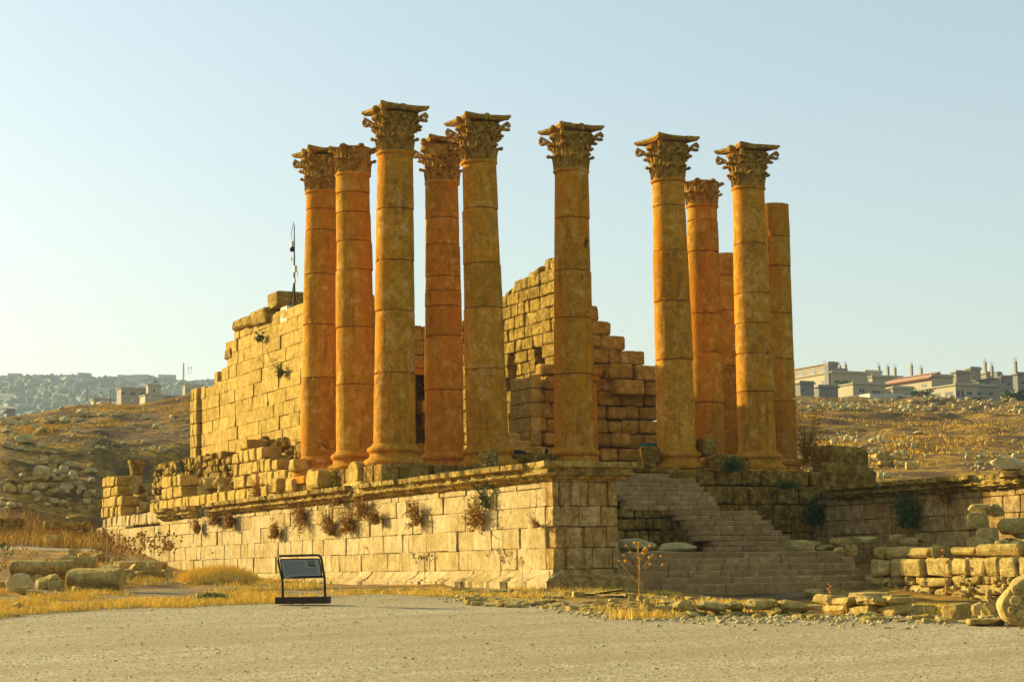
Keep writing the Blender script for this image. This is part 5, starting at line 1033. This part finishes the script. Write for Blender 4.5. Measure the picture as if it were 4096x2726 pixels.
# ================================================================== SIGN
P0 = G(634, 1392); P1 = G(753, 1392); Pb = (P0+P1)/2; zs = pr(Pb)[2]; s = zs*KD/FPX
sg = thing('information_board', 'black tubular frame information board with grey text panel on a dark plinth beside the gravel', 'sign', Pb)
axr = rt*.985-fw*.17; axf = np.array([-axr[1], axr[0], 0]); AX = np.array([axr, axf, [0, 0, 1.]])
def loc(px, py, off=0.): # point on the board plane from the survey view
    d = ray(px, py); t_ = ((Pb-CAM)@axf+off)/(d@axf); return CAM+d*t_
bl, br_ = loc(634, 1388), loc(755, 1388); hb = 16*s; mb = MB(); c = (bl+br_)/2; block(mb, c+np.array([0, 0, hb/2])+axf*.10, (np.linalg.norm(br_-bl)/2, .17, hb/2), AX, bev=.008, jit=.002); part(mb, 'plinth', MAT['blockwood'], sg)
Z0 = c[2]+hb
def PT(px, py, lean=True):
    p = loc(px, py, .05); h = p[2]-Z0; return p+axf*max(0, h-.42)*.35*0+axf*.0
fr_ = [(651, 1374), (650, 1335), (648, 1326), (640, 1290), (639, 1283), (642, 1279), (648, 1278), (728, 1276), (734, 1277), (738, 1281), (740, 1288), (746, 1322), (747, 1332), (748, 1372)]
mb = MB(); mb.tube([PT(*q) for q in fr_], .029, 10); part(mb, 'tube_frame', MAT['dark'], sg, smooth=True)
mb = MB(); mb.tube([PT(649, 1329), PT(745, 1326)], .024, 8); part(mb, 'lower_rail', MAT['dark'], sg, smooth=True)
q4 = [PT(645, 1286), PT(734, 1284.5), PT(741, 1324), PT(652, 1327)]
mb = MB(); [mb.tube([q4[a], q4[(a+1) % 4]], .017, 6) for a in range(4)]; part(mb, 'panel_edge', MAT['dark'], sg)
mb = MB(); V = [p+axf*o for o in (-.006, .006) for p in q4]; mb.add(V, [(3, 2, 1, 0), (4, 5, 6, 7), (0, 1, 5, 4), (1, 2, 6, 5), (2, 3, 7, 6), (3, 0, 4, 7)], .5); pn = part(mb, 'text_panel', MAT['panel'], sg)
def bil(u, v): return (q4[0]*(1-u)+q4[1]*u)*(1-v)+(q4[3]*(1-u)+q4[2]*u)*v
def quad(mb, u0, v0, u1, v1, o): mb.add([bil(u0, v1)-axf*o, bil(u1, v1)-axf*o, bil(u1, v0)-axf*o, bil(u0, v0)-axf*o], [(0, 1, 2, 3)], .5)
mb = MB(); rg = np.random.default_rng(4)
for k in range(17):
    v = .14+k*.045; u = .06
    while u < (.62 if v < .48 else .93)-.03:
        e = u+rg.uniform(.015, .05); quad(mb, u, v, min(e, .94), v+.014, .0085); u = e+.010
put(mb.build('printed_text', MAT['dark']), pn)
mb = MB(); quad(mb, .69, .08, .89, .44, .0085); put(mb.build('picture_background', MAT['grey']), pn)
mb = MB()
for k in range(6): quad(mb, .70+k*.03, .10+(k % 2)*.03, .712+k*.03, .36, .0105)
quad(mb, .695, .36, .885, .42, .0105); put(mb.build('picture_of_columns', MAT['dark']), pn)
# ================================================================== ANTENNA MAST, BENCH, PERSON
X_ = CX+.5; A0 = on(0, 681, 722, X_); zt = float(on(0, 676, 517, X_)[2]); t = thing('antenna_mast', 'thin antenna mast with white boxes standing on top of the golden chamber wall', 'antenna mast', A0); ax_, ay_ = float(on(0, 677, 620, X_)[0]), float(on(0, 677, 620, X_)[1]); z_ = float(on(0, 678, 705, X_)[2])
mb = MB(); mb.tube([(ax_, ay_, z_-.8), (ax_, ay_, z_+1.5), (ax_, ay_, zt)], [.06, .045, .022], 8); part(mb, 'pole', MAT['dark'], t)
mb = MB(); mb.tube([(ax_, ay_, z_+.1), (ax_, ay_, z_+1.3)], .055, 8); part(mb, 'rusty_sleeve', MAT['rust'], t)
for (py, px, w_, h_) in ((563, 672, .22, .34), (596, 670, .12, .22), (619, 679, .26, .34), (630, 684, .10, .22), (645, 678, .18, .24), (718, 681, 0, 0)):
    if w_: p = on(0, px, py, X_-.1); mb = MB(); block(mb, p, (w_*.3, w_*.48, h_*.48), bev=.02, jit=.01); part(mb, 'equipment_box', MAT['white'], t)
p = on(0, 672, 572, X_-.2); mb = MB(); mb.lathe([(.02, -.15), (.10, -.12), (.13, 0), (.12, .08), (.02, .1)], seg=14); mb.v = [v+p for v in mb.v]; part(mb, 'camera_dome', MAT['dark'], t)
for dy in (-.9, .9): mb = MB(); mb.tube([(ax_, ay_, z_+1.3), (ax_-.1, ay_+dy*.7, z_-.6)], .02, 5); part(mb, 'brace', MAT['dark'], t)
mb = MB(); block(mb, (ax_-.2, ay_+.1, z_-.55), (.3, .45, .55), bev=.02, jit=.01); part(mb, 'concrete_foot', MAT['concwhite'], t)
mb = MB(); pts = [np.array([ax_, ay_+.05+.35*math.sin(q*3.14), z_+2.9+1.2*q]) for q in np.linspace(0, 1, 9)]; mb.tube(pts, .015, 5); part(mb, 'cable', MAT['dark'], t)
# teal bench seen from its end
B0 = on(1, *c5(375, 300), .8); t = thing('bench', 'teal painted metal bench behind a block left of the chipped column', 'bench', B0-np.array([0, 0, .4])); zf = float(on(1, *c5(375, 340), .8)[2])
mb = MB(); [mb.box((B0[0]+.03, B0[1]+.0, z0), (B0[0]+1.5, B0[1]+.05, z0+.085)) for z0 in (zf+.42, zf+.54, zf+.64)]; mb.tube([(B0[0]+.02, B0[1]+.02, zf+.74), (B0[0]+1.5, B0[1]+.02, zf+.74)], .022, 6); part(mb, 'backrest', MAT['teal'], t)
mb = MB(); [mb.box((B0[0]-.05, B0[1]-.10-q, zf+.13), (B0[0]+1.5, B0[1]-.02-q, zf+.16)) for q in (.0, .1, .2, .3)]; part(mb, 'seat', MAT['teal'], t)
for q in (0, 1.45):
    mb = MB(); x_ = B0[0]+q; mb.tube([(x_, B0[1]+.02, zf-.3), (x_, B0[1]+.02, zf+.16), (x_, B0[1]+.05, zf+.74)], .028, 6); mb.tube([(x_, B0[1]+.02, zf+.15), (x_-.30+q*.0, B0[1]-.2, zf+.15), (x_-.30, B0[1]-.2, zf+.02)], .03, 6); part(mb, 'side_frame', MAT['teal'], t)
# person sitting beyond the platform edge
def skin_body(name, V, E_, R_, mat, parent=None, lvl=2):
    me = bpy.data.meshes.new(name); me.from_pydata([tuple(v) for v in V], E_, []); o = bpy.data.objects.new(name, me); col.objects.link(o)
    m = o.modifiers.new('skin', 'SKIN'); me.skin_vertices[0].data[0].use_root = True
    for i, r_ in enumerate(R_): me.skin_vertices[0].data[i].radius = (r_, r_)
    s_ = o.modifiers.new('sub', 'SUBSURF'); s_.levels = lvl; s_.render_levels = lvl
    me.materials.append(mat)
    if parent is not None: put(o, parent)
    return o
H0 = on(1, *c4(885, 243), 1.6); t = thing('person', 'person in dark clothing sitting beyond the platform edge, only head and shoulders showing', 'person', H0-np.array([0, 0, .85]))
x, y, z = H0; pz = z-.78
V = [(x, y, pz), (x, y, pz+.25), (x, y+.02, pz+.48), (x, y+.01, pz+.60), (x+.005, y+.02, pz+.68),
     (x-.18, y+.02, pz+.50), (x-.26, y+.12, pz+.28), (x-.16, y+.34, pz+.20), (x-.10, y+.42, pz+.20), (x+.18, y+.02, pz+.50), (x+.26, y+.12, pz+.28), (x+.16, y+.34, pz+.20), (x+.10, y+.42, pz+.20),
     (x-.10, y+.05, pz-.02), (x-.14, y+.48, pz+.04), (x-.13, y+.55, pz-.40), (x-.13, y+.66, pz-.43), (x+.10, y+.05, pz-.02), (x+.14, y+.48, pz+.04), (x+.13, y+.55, pz-.40), (x+.13, y+.66, pz-.43)]
E_ = [(0, 1), (1, 2), (2, 3), (3, 4), (2, 5), (5, 6), (6, 7), (7, 8), (2, 9), (9, 10), (10, 11), (11, 12), (0, 13), (13, 14), (14, 15), (15, 16), (0, 17), (17, 18), (18, 19), (19, 20)]
R_ = [.15, .13, .13, .055, .055, .07, .05, .038, .032, .07, .05, .038, .032, .10, .075, .05, .04, .10, .075, .05, .04]
skin_body('body', V, E_, R_, MAT['cloth'], t)
mb = MB(); V_, F_ = ico(3); hv = V_*np.array([.078, .098, .118]); hv[:, 1] += np.where(V_[:, 2] < 0, .012, 0); mb.add(hv+[x, y+.02, pz+.80], F_); mb.add(V_*[.012, .018, .018]+[x, y+.125, pz+.79], F_)
for sg_ in (-1, 1): mb.add(V_*[.012, .02, .032]+[x+sg_*.079, y+.02, pz+.79], F_)
part(mb, 'head', MAT['skin'], t, True)
mb = MB(); V2 = V_.copy(); hv = V2*np.array([.086, .106, .126]); keep_ = (V2[:, 1] > .35) & (V2[:, 2] < .45); hv[keep_] *= .8; mb.add(hv+[x, y+.012, pz+.806], F_); part(mb, 'hair', MAT['hair'], t, True)
P = on(1, *c4(615, 262), 1.5); mb = MB(); V, F = rock_geo(5, boxy=.2, cuts=2); mb.add(V*[.42, .25, .16]+P, F); single(mb, 'dark_bag', MAT['cloth'], 'dark bag or jacket lying on the platform edge behind a front column', 'bag', loc=P)
# ================================================================== TOWN ON THE RIGHT HILL
HX = np.array([1., 0, 0]); HY = np.array([0, 1., 0])
def house(name, corner, ytop, ybase, wl, wr_, d, wall, label, conv=c6, wins_l=(), wins_r=(), pillars=(), roof=None, slab=True, cat='house', group=None):
    """flat-roofed house: `corner` is the near vertical edge, wl / wr_ widths of the two seen faces"""
    kx = KD/FPX/(2.3008*KD)
    cx_, yb_ = conv(corner, ybase); _, yt_ = conv(corner, ytop); B = dep(cx_, yb_, d); h = (ybase-ytop)*d/(2.3008*FPX); Ll = max(1.5, wl*d/(2.3008*FPX)/.451*.93); Lr = max(1.5, wr_*d/(2.3008*FPX)/.892*1.0)
    Ll = min(Ll, 26)
    t = thing(name, label, cat, B, group); mb = MB(); mb.box((B[0], B[1], B[2]-6), (B[0]+Lr, B[1]+Ll, B[2]+h), .3); part(mb, 'wall', MAT[wall], t)
    if slab: mb = MB(); mb.box((B[0]-.35, B[1]-.35, B[2]+h-.02), (B[0]+Lr+.3, B[1]+Ll+.3, B[2]+h+.22), .9); mb.box((B[0]-.1, B[1]-.1, B[2]+h+.22), (B[0]+Lr+.1, B[1]+.1, B[2]+h+.6), .5); part(mb, 'roof_slab', MAT[wall], t)
    for (u, v, wu, hv) in wins_l:   # on the -X face, u measured away from the corner 0..1
        mb = MB(); y = B[1]+Ll*u; z = B[2]+h*v; mb.box((B[0]-.04, y, z), (B[0]+.1, y+Ll*wu, z+h*hv)); f = part(mb, 'window', MAT['glass'], t)
        mb = MB(); mb.box((B[0]-.12, y-.15, z-.16), (B[0]+.02, y+Ll*wu+.15, z-.02)); q = mb.build('sill', MAT['whitewall']); q.parent = f
    for (u, v, wu, hv) in wins_r:
        mb = MB(); x = B[0]+Lr*u; z = B[2]+h*v; mb.box((x, B[1]-.04, z), (x+Lr*wu, B[1]+.1, z+h*hv)); f = part(mb, 'window', MAT['glass'], t)
        mb = MB(); mb.box((x-.15, B[1]-.12, z-.16), (x+Lr*wu+.15, B[1]+.02, z-.02)); q = mb.build('sill', MAT['whitewall']); q.parent = f
    for (u, hp) in pillars:
        x = B[0]+Lr*u; y = B[1]+Ll*.3; mb = MB(); z = B[2]+h+.2; hp *= .82; mb.box((x-.28, y-.28, z), (x+.28, y+.28, z+hp)); f = part(mb, 'roof_pillar', MAT['concrete'], t)
        mb = MB()
        for a in (-.18, .18):
            for b in (-.18, .18): mb.tube([(x+a, y+b, z+hp-.05), (x+a*1.5, y+b*1.3, z+hp+.9)], .03, 4)
        q = mb.build('reinforcing_bars', MAT['rust']); q.parent = f
    if roof:
        mb = MB(); z = B[2]+h; mb.add([(B[0]-.9, B[1]-.3, z-.3), (B[0]-.9, B[1]+Ll+.5, z-.3), (B[0]+2.4, B[1]+Ll*.9, z+roof*.6), (B[0]+2.4, B[1], z+roof*.6), (B[0]-.9, B[1]-.3, z-.5), (B[0]-.9, B[1]+Ll+.5, z-.5), (B[0]+3.4, B[1]+Ll, z+.01), (B[0]+3.4, B[1], z+.01)], [(0, 1, 2, 3)[::-1], (4, 5, 6, 7), (0, 3, 7, 4), (1, 5, 6, 2), (0, 4, 5, 1), (2, 6, 7, 3)], .5); part(mb, 'tiled_roof', MAT['redroof'], t)
    return t
W2 = [(.12, .35, .12, .3), (.6, .35, .12, .3)]
house('apartment_house', 590, 205, 345, 335, 365, 440, 'cream', 'large cream two-storey house beside the rightmost column', wins_l=[(.14, .30, .10, .26), (.42, .35, .06, .26)], wins_r=[(.08, .30, .14, .2), (.55, .25, .15, .14), (.76, .22, .16, .14)], pillars=[(.20, 3.1), (.42, 3.1), (.62, 2.8), (.78, 3.3)])
house('roof_storey', 560, 125, 212, 300, 95, 443, 'concrete', 'unfinished concrete storey on top of the large cream house', wins_l=[(.10, .3, .10, .4), (.62, .25, .12, .4), (.86, .1, .08, .45), (.34, .25, .14, .4)], slab=True)
house('roof_room', 562, 160, 207, 12, 190, 446, 'concrete', 'low bare annex behind the unfinished concrete storey', slab=False)
house('water_tank', 555, 122, 150, 30, 22, 441, 'grey', 'dark square tank on the unfinished storey', slab=False, cat='water tank')
house('grey_house', 300, 305, 440, 60, 138, 380, 'grey', 'low grey house nearest the rightmost column', wins_r=[(.1, .4, .12, .14)])
house('shed', 470, 340, 445, 30, 195, 385, 'grey', 'dark corrugated shed between grey house and walled yard')
house('village_house', 785, 310, 425, 118, 330, 390, 'cream', 'cream house with square openings in its shaded front', wins_r=[(.20, .35, .06, .3), (.29, .35, .06, .3), (.60, .25, .06, .3), (.68, .25, .06, .3), (.78, .25, .06, .3)])
house('yard_wall', 940, 395, 475, 190, 420, 370, 'whitewall', 'bright white yard wall below the cream house', slab=False, cat='wall', wins_l=())
house('white_house', 895, 200, 250, 20, 172, 470, 'whitewall', 'small white block house behind the large cream house', pillars=[(.9, 2.)])
house('ochre_house', 962, 246, 330, 12, 320, 450, 'cream', 'ochre flat-roofed house left of the red-roofed one', wins_r=[(.3, .1, .1, .3)], pillars=[(.55, 3.2), (.78, 3.)])
house('red_roofed_house', 1510, 240, 385, 350, 225, 410, 'cream', 'long house with a sloping red tiled roof', wins_l=[(.10, .35, .10, .22), (.40, .2, .14, .25)], roof=2.0, pillars=())
house('balcony_house', 1150, 350, 420, 60, 220, 385, 'cream', 'small cream balcony building before the red-roofed house', wins_l=[(.2, .3, .4, .3)])
house('unfinished_frame', 1330, 236, 252, 10, 110, 480, 'concrete', 'roof edge with two bare pillars behind the red-roofed house', pillars=[(.05, 3.4), (.95, 2.6)], slab=False)
house('tall_cream_house', 1735, 205, 310, 34, 155, 425, 'concrete', 'plain cream upper block right of the red-roofed house', wins_r=[(.1, .6, .1, .2)])
house('roof_tower', 1870, 172, 270, 14, 104, 430, 'concrete', 'highest concrete stair tower on the hill')
house('veranda_house', 1730, 320, 440, 210, 440, 375, 'cream', 'low wide house with a veranda and three windows', wins_r=[(.27, .28, .12, .26), (.52, .28, .10, .26), (.80, .28, .10, .26), (.02, .08, .07, .5), (.13, .08, .06, .5)], wins_l=[(.1, .15, .25, .4), (.5, .15, .25, .4)])
house('front_porch', 1940, 302, 352, 120, 272, 378, 'concrete', 'projecting concrete roof level over the veranda house', slab=False)
house('stone_house', 2150, 250, 400, 235, 200, 420, 'grey', 'grey house right of the veranda house with small windows', wins_r=[(.05, .62, .12, .16), (.35, .5, .18, .2)], wins_l=[(.3, .6, .14, .18)], pillars=[(.12, 3.6)])
house('edge_house', 2303, 222, 400, 10, 120, 400, 'grey', 'dark grey house cut by the right picture edge', wins_r=[(.3, .5, .3, .15)], pillars=[(.0, 3.4)])
house('upper_terrace', 2010, 215, 262, 40, 160, 445, 'concrete', 'low terrace building behind the stone house', pillars=[(.08, 3.4)])
house('roof_box', 2110, 195, 222, 4, 34, 440, 'grey', 'small dark box on the terrace roof', slab=False, cat='water tank')
# ================================================================== TREES
def tree(P, w_, h_, seed, label, mat='darkgreen', group=None, name='tree'):
    r = np.random.default_rng(seed); t = thing(name, label, 'tree', P, group); P = np.asarray(P, float); tr = MB(); tr.tube([P-[0, 0, .5], P+[0, 0, h_*.35], P+[.1*w_, 0, h_*.6]], [.06*w_, .045*w_, .02*w_], 6); part(tr, 'trunk', MAT['rust'], t)
    lf = MB(); n = 420; cl = r.normal(size=(9, 3))*np.array([.28*w_, .28*w_, .2*h_])+[0, 0, .62*h_]
    for k in range(n):
        c = cl[k % 9]+r.normal(size=3)*np.array([.14*w_, .14*w_, .12*h_]); s = .06*w_*r.uniform(.5, 1.4); a = r.normal(size=3); a /= np.linalg.norm(a); b = np.cross(a, r.normal(size=3)); b /= np.linalg.norm(b)
        lf.add([P+c-a*s-b*s*.6, P+c+a*s-b*s*.3, P+c+a*s*.6+b*s, P+c-a*s*.7+b*s*.7], [(0, 1, 2, 3)])
    part(lf, 'crown', MAT[mat], t); return t
for i, (x, yb, w_, h_, d, m_, lab) in enumerate([(700, 340, 90, 55, 400, 'green', 'bright green tree before the large cream house'), (1400, 440, 150, 65, 350, 'green', 'dark green fruit tree before the red-roofed house'), (1215, 462, 90, 35, 340, 'green', 'low green shrub at the end of the white yard wall'), (2310, 470, 200, 90, 345, 'darkgreen', 'broad dark tree at the right picture edge'), (2210, 455, 110, 60, 350, 'green', 'bush left of the broad dark tree'), (1920, 465, 90, 28, 330, 'green', 'flat green bush on the crest below the veranda house'), (1610, 520, 60, 35, 280, 'darkgreen', 'small dark bush on the right crest')]):
    px, py = c6(x, yb); s = d/(2.3008*FPX); tree(dep(px, py, d), w_*s, h_*s*1.1, 500+i, lab, m_)
# ================================================================== LEFT: MIDDLE DISTANCE TOWN, FAR HILLS
house('tower_house', 1362, 322, 420, 32, 108, 640, 'cream', 'square tower house carrying the small domed cupola', conv=c1, wins_r=[(.4, .3, .1, .4)])
house('long_house', 1115, 352, 455, 75, 240, 650, 'concrete', 'long cream building left of the domed tower', conv=c1, wins_r=[(.0, .45, .12, .25), (.32, .4, .18, .3), (.66, .4, .2, .3)], wins_l=[(.3, .5, .2, .2)])
house('ochre_block', 1335, 412, 500, 90, 155, 560, 'cream', 'ochre block house in front of the domed tower', conv=c1)
house('low_house', 1490, 430, 490, 30, 150, 570, 'grey', 'low house behind the stones on the left crest', conv=c1)
house('distant_school', 1700, 320, 420, 40, 150, 900, 'cream', 'arcaded pale building behind the chamber wall corner', conv=c1, wins_r=[(.1+.15*k, .4, .08, .3) for k in range(6)])
house('village_shed', 860, 455, 492, 50, 150, 520, 'cream', 'low sheds with flat white roofs on the left crest', conv=c1)
house('village_shed', 930, 482, 510, 60, 60, 480, 'whitewall', 'tiny white roofed hut just above the left crest', conv=c1)
house('hut', 60, 555, 600, 60, 70, 620, 'grey', 'grey hipped hut at the far left beyond the hill', conv=c1, roof=1.5)
cpx = c1(1425, 320); P = dep(*cpx, 645); s = 645/(2.3008*FPX); t = thing('cupola', 'small open domed cupola with finial on the tower house', 'cupola', P)
for k in range(6): mb = MB(); a = k*math.pi/3; mb.tube([P+[20*s*math.cos(a), 20*s*math.sin(a), 0], P+[20*s*math.cos(a), 20*s*math.sin(a), 28*s]], 2.6*s, 6); part(mb, 'pillar', MAT['grey'], t)
mb = MB(); mb.lathe([(27*s, 26*s), (26*s, 32*s), (20*s, 40*s), (10*s, 50*s), (2*s, 56*s), (1.5*s, 95*s)], P[0], P[1], seg=16); mb.v = [v+np.array([0, 0, P[2]]) for v in mb.v]; part(mb, 'dome', MAT['grey'], t)
def minaret():
    P = dep(*c1(1688, 245), 2300); s = 2300/(2.3008*FPX); t = thing('minaret', 'slender far-off minaret rising from the hazy ridge', 'minaret', P)
    mb = MB(); mb.lathe([(9*s, -20*s), (8*s, 60*s), (11*s, 62*s), (11*s, 68*s), (7*s, 69*s), (6.5*s, 108*s)], P[0], P[1], seg=14); mb.v = [v+np.array([0, 0, P[2]]) for v in mb.v]; part(mb, 'shaft', MAT['cream'], t)
    mb = MB(); mb.lathe([(8*s, 108*s), (8.5*s, 112*s), (4*s, 124*s), (.6*s, 138*s)], P[0], P[1], seg=14); mb.v = [v+np.array([0, 0, P[2]]) for v in mb.v]; part(mb, 'spire', MAT['grey'], t)
minaret()
def mast(x, yb, yt, d, label, wd=3.2):
    P = dep(*c1(x, yb), d); s = d/(2.3008*FPX); H_ = (yb-yt)*s; t = thing('lattice_mast', label, 'mast', P-np.array([0, 0, 3])); mb = MB()
    for sg_ in (-1, 1): mb.tube([P+[sg_*wd*s, 0, -3], P+[sg_*wd*s*.6, 0, H_]], .8*s, 4)
    n = 10
    for k in range(n): a = k/n*H_; b = (k+1)/n*H_; sg_ = 1 if k % 2 else -1; mb.tube([P+[sg_*wd*s*.95, 0, a], P+[-sg_*wd*s*.9, 0, b]], .6*s, 4)
    part(mb, 'lattice', MAT['dark'], t); mb = MB()
    for q in (.75, .9): mb.box(tuple(P+[wd*s*.4, -.2, H_*q-5*s]), tuple(P+[wd*s*2.4, .2, H_*q+6*s])); mb.box(tuple(P+[-wd*s*2.6, -.2, H_*(q-.1)-5*s]), tuple(P+[-wd*s*.8, .2, H_*(q-.1)+7*s]))
    part(mb, 'antennas', MAT['grey'], t)
for a in [(735, 490, 372, 420, 'leftmost lattice mast on the left crest'), (800, 490, 328, 420, 'tallest lattice mast on the left crest'), (1015, 480, 342, 430, 'lattice mast left of the long cream building'), (1045, 400, 308, 700, 'thin cross-armed mast over the long cream building'), (930, 450, 375, 600, 'faint small mast between two lattice masts'), (1572, 440, 382, 500, 'short mast right of the domed tower', 2), (1682, 470, 300, 480, 'tree-like mast near the chamber wall corner', 2), (1383, 480, 420, 300, 'short dark post before the ochre block house', 1), (1220, 515, 440, 280, 'dark post left of the ochre block house', 1), (1735, 195, 155, 2300, 'faint twin aerial right of the minaret', 2), (1760, 195, 150, 2300, 'faint twin aerial farthest right of the minaret', 2)]: mast(*a)
# far hillside
def hill_h(px, d):
    crest = np.interp(px, [-1500, -200, 0, 150, 260, 330, 420, 510, 560, 800, 1200, 2000, 4000], [868, 866, 866, 862, 868, 870, 876, 874, 858, 856, 872, 905, 930, ][:13])
    rel = (np.interp(px, [0, 2356], [1322.6, 1291.5])-crest-12)*KD/FPX*2400
    low = np.interp(px, [0, 260, 445, 900], [35, 45, 55, 60])
    u = np.clip((d-1000)/1400, 0, 1); return low*(1-u)+rel*u**1.15-np.clip((d-2400)/900, 0, 1)*120
dl = np.linspace(980, 3600, 90); pl = np.concatenate([np.linspace(-1500, -40, 30), np.linspace(-30, 620, 150), np.linspace(640, 4000, 60)]); D, Pp = np.meshgrid(dl, pl, indexing='ij'); a = (Pp*KD-2048)/FPX*D
X = CAM[0]+D*math.sin(YAW)+a*math.cos(YAW); Y = CAM[1]+D*math.cos(YAW)-a*math.sin(YAW)
right = np.clip((Pp-900)/300, 0, 1)
Z = (hill_h(Pp, D)+fbm(X/160, Y/160, 5)*10)*(1-right)+right*(-40)+CAM[2]
n, m = D.shape; I = np.arange(n*m).reshape(n, m); F = np.stack([I[:-1, :-1], I[:-1, 1:], I[1:, 1:], I[1:, :-1]], -1).reshape(-1, 4); V = np.stack([X, Y, Z], -1).reshape(-1, 3)
me = bpy.data.meshes.new('hills'); me.from_pydata(V.tolist(), [], F.tolist()); me.shade_smooth(); MAT['farhill'] = plain('far_hillside', (.17, .16, .09), .95, .5, .012); me.materials.append(MAT['farhill'])
at = me.attributes.new('tone', 'FLOAT', 'POINT'); at.data.foreach_set('value', (fbm(X/60, Y/60, 3)+.5).reshape(-1).astype(np.float32)); o = bpy.data.objects.new('hills', me); col.objects.link(o); tag(o, kind='structure')
hp = []
r9 = random.Random(17); mb = MB(); mb.box((0, 0, -6), (1, 1, 1)); fo = mb.build('far_house', plain('haze_toned_render', (.33, .30, .22), .9, .2, .02)); fm = fo.data; bpy.data.objects.remove(fo); mb = MB(); mb.box((0, 0, -6), (1, 1, 1)); fo = mb.build('far_house', MAT['grey']); fm2 = fo.data; bpy.data.objects.remove(fo)  # far houses toned near the hill, haze fade put into the colour
for i in range(210):
    px = r9.uniform(-20, 520); u = r9.random()**.8; d = 1250+1130*u
    if i < 26: d = 2390; px = -15+i*21+r9.uniform(-7, 7)
    a = (px*KD-2048)/FPX*d; x = CAM[0]+d*math.sin(YAW)+a*math.cos(YAW); y = CAM[1]+d*math.cos(YAW)-a*math.sin(YAW); z = float(hill_h(px, d)+fbm(x/160, y/160, 5)*10)+CAM[2]
    o = bpy.data.objects.new('far_house', fm if r9.random() < .6 else fm2); col.objects.link(o); w_ = r9.uniform(9, 26); o.location = (x, y, z-1); o.scale = (w_, r9.uniform(9, 16), r9.choice([3, 4, 6, 8] if i > 26 else [3, 4, 6, 10])); o.rotation_euler = (0, 0, r9.uniform(-.5, .3)); tag(o, 'tiny pale house lost in haze on the far hillside', 'house', 'hazy houses on the far hillside')
mb = MB(); rg = np.random.default_rng(5)
for i in range(1400):
    px = rg.uniform(-30, 560); d = rg.uniform(1150, 2400) if i % 4 else 2395; a = (px*KD-2048)/FPX*d; x = CAM[0]+d*math.sin(YAW)+a*math.cos(YAW); y = CAM[1]+d*math.cos(YAW)-a*math.sin(YAW); z = float(hill_h(px, d)+fbm(x/160, y/160, 5)*10)+CAM[2]
    mb.add(Vp*(rg.uniform(2.5, 6) if i % 4 else rg.uniform(1.5, 3.5))*np.array([1.2, 1.2, rg.uniform(.7, 1.4)])*rg.uniform(.7, 1.2, (len(Vp), 1))+[x, y, z+2], Fp)
single(mb, 'far_trees', plain('haze_lightened_foliage', (.10, .12, .06), .9, .3, .02), 'distant dark trees dotting the far hillside', 'trees', kind='stuff')  # lighter than the near foliage, haze put into the colour
# ================================================================== HAZE
hm = bpy.data.materials.new('haze'); hm.use_nodes = True; t = hm.node_tree; t.nodes.remove(t.nodes['Principled BSDF']); pv = t.nodes.new('ShaderNodeVolumePrincipled'); pv.inputs['Color'].default_value = (.72, .88, 1, 1); pv.inputs['Density'].default_value = .00014; pv.inputs['Anisotropy'].default_value = .0
t.links.new(pv.outputs[0], t.nodes['Material Output'].inputs['Volume'])
mb = MB(); V = []
mb.box((-2600, -200, -130), (3800, 3900, 330)); hz = mb.build('haze', hm); tag(hz, kind='stuff')
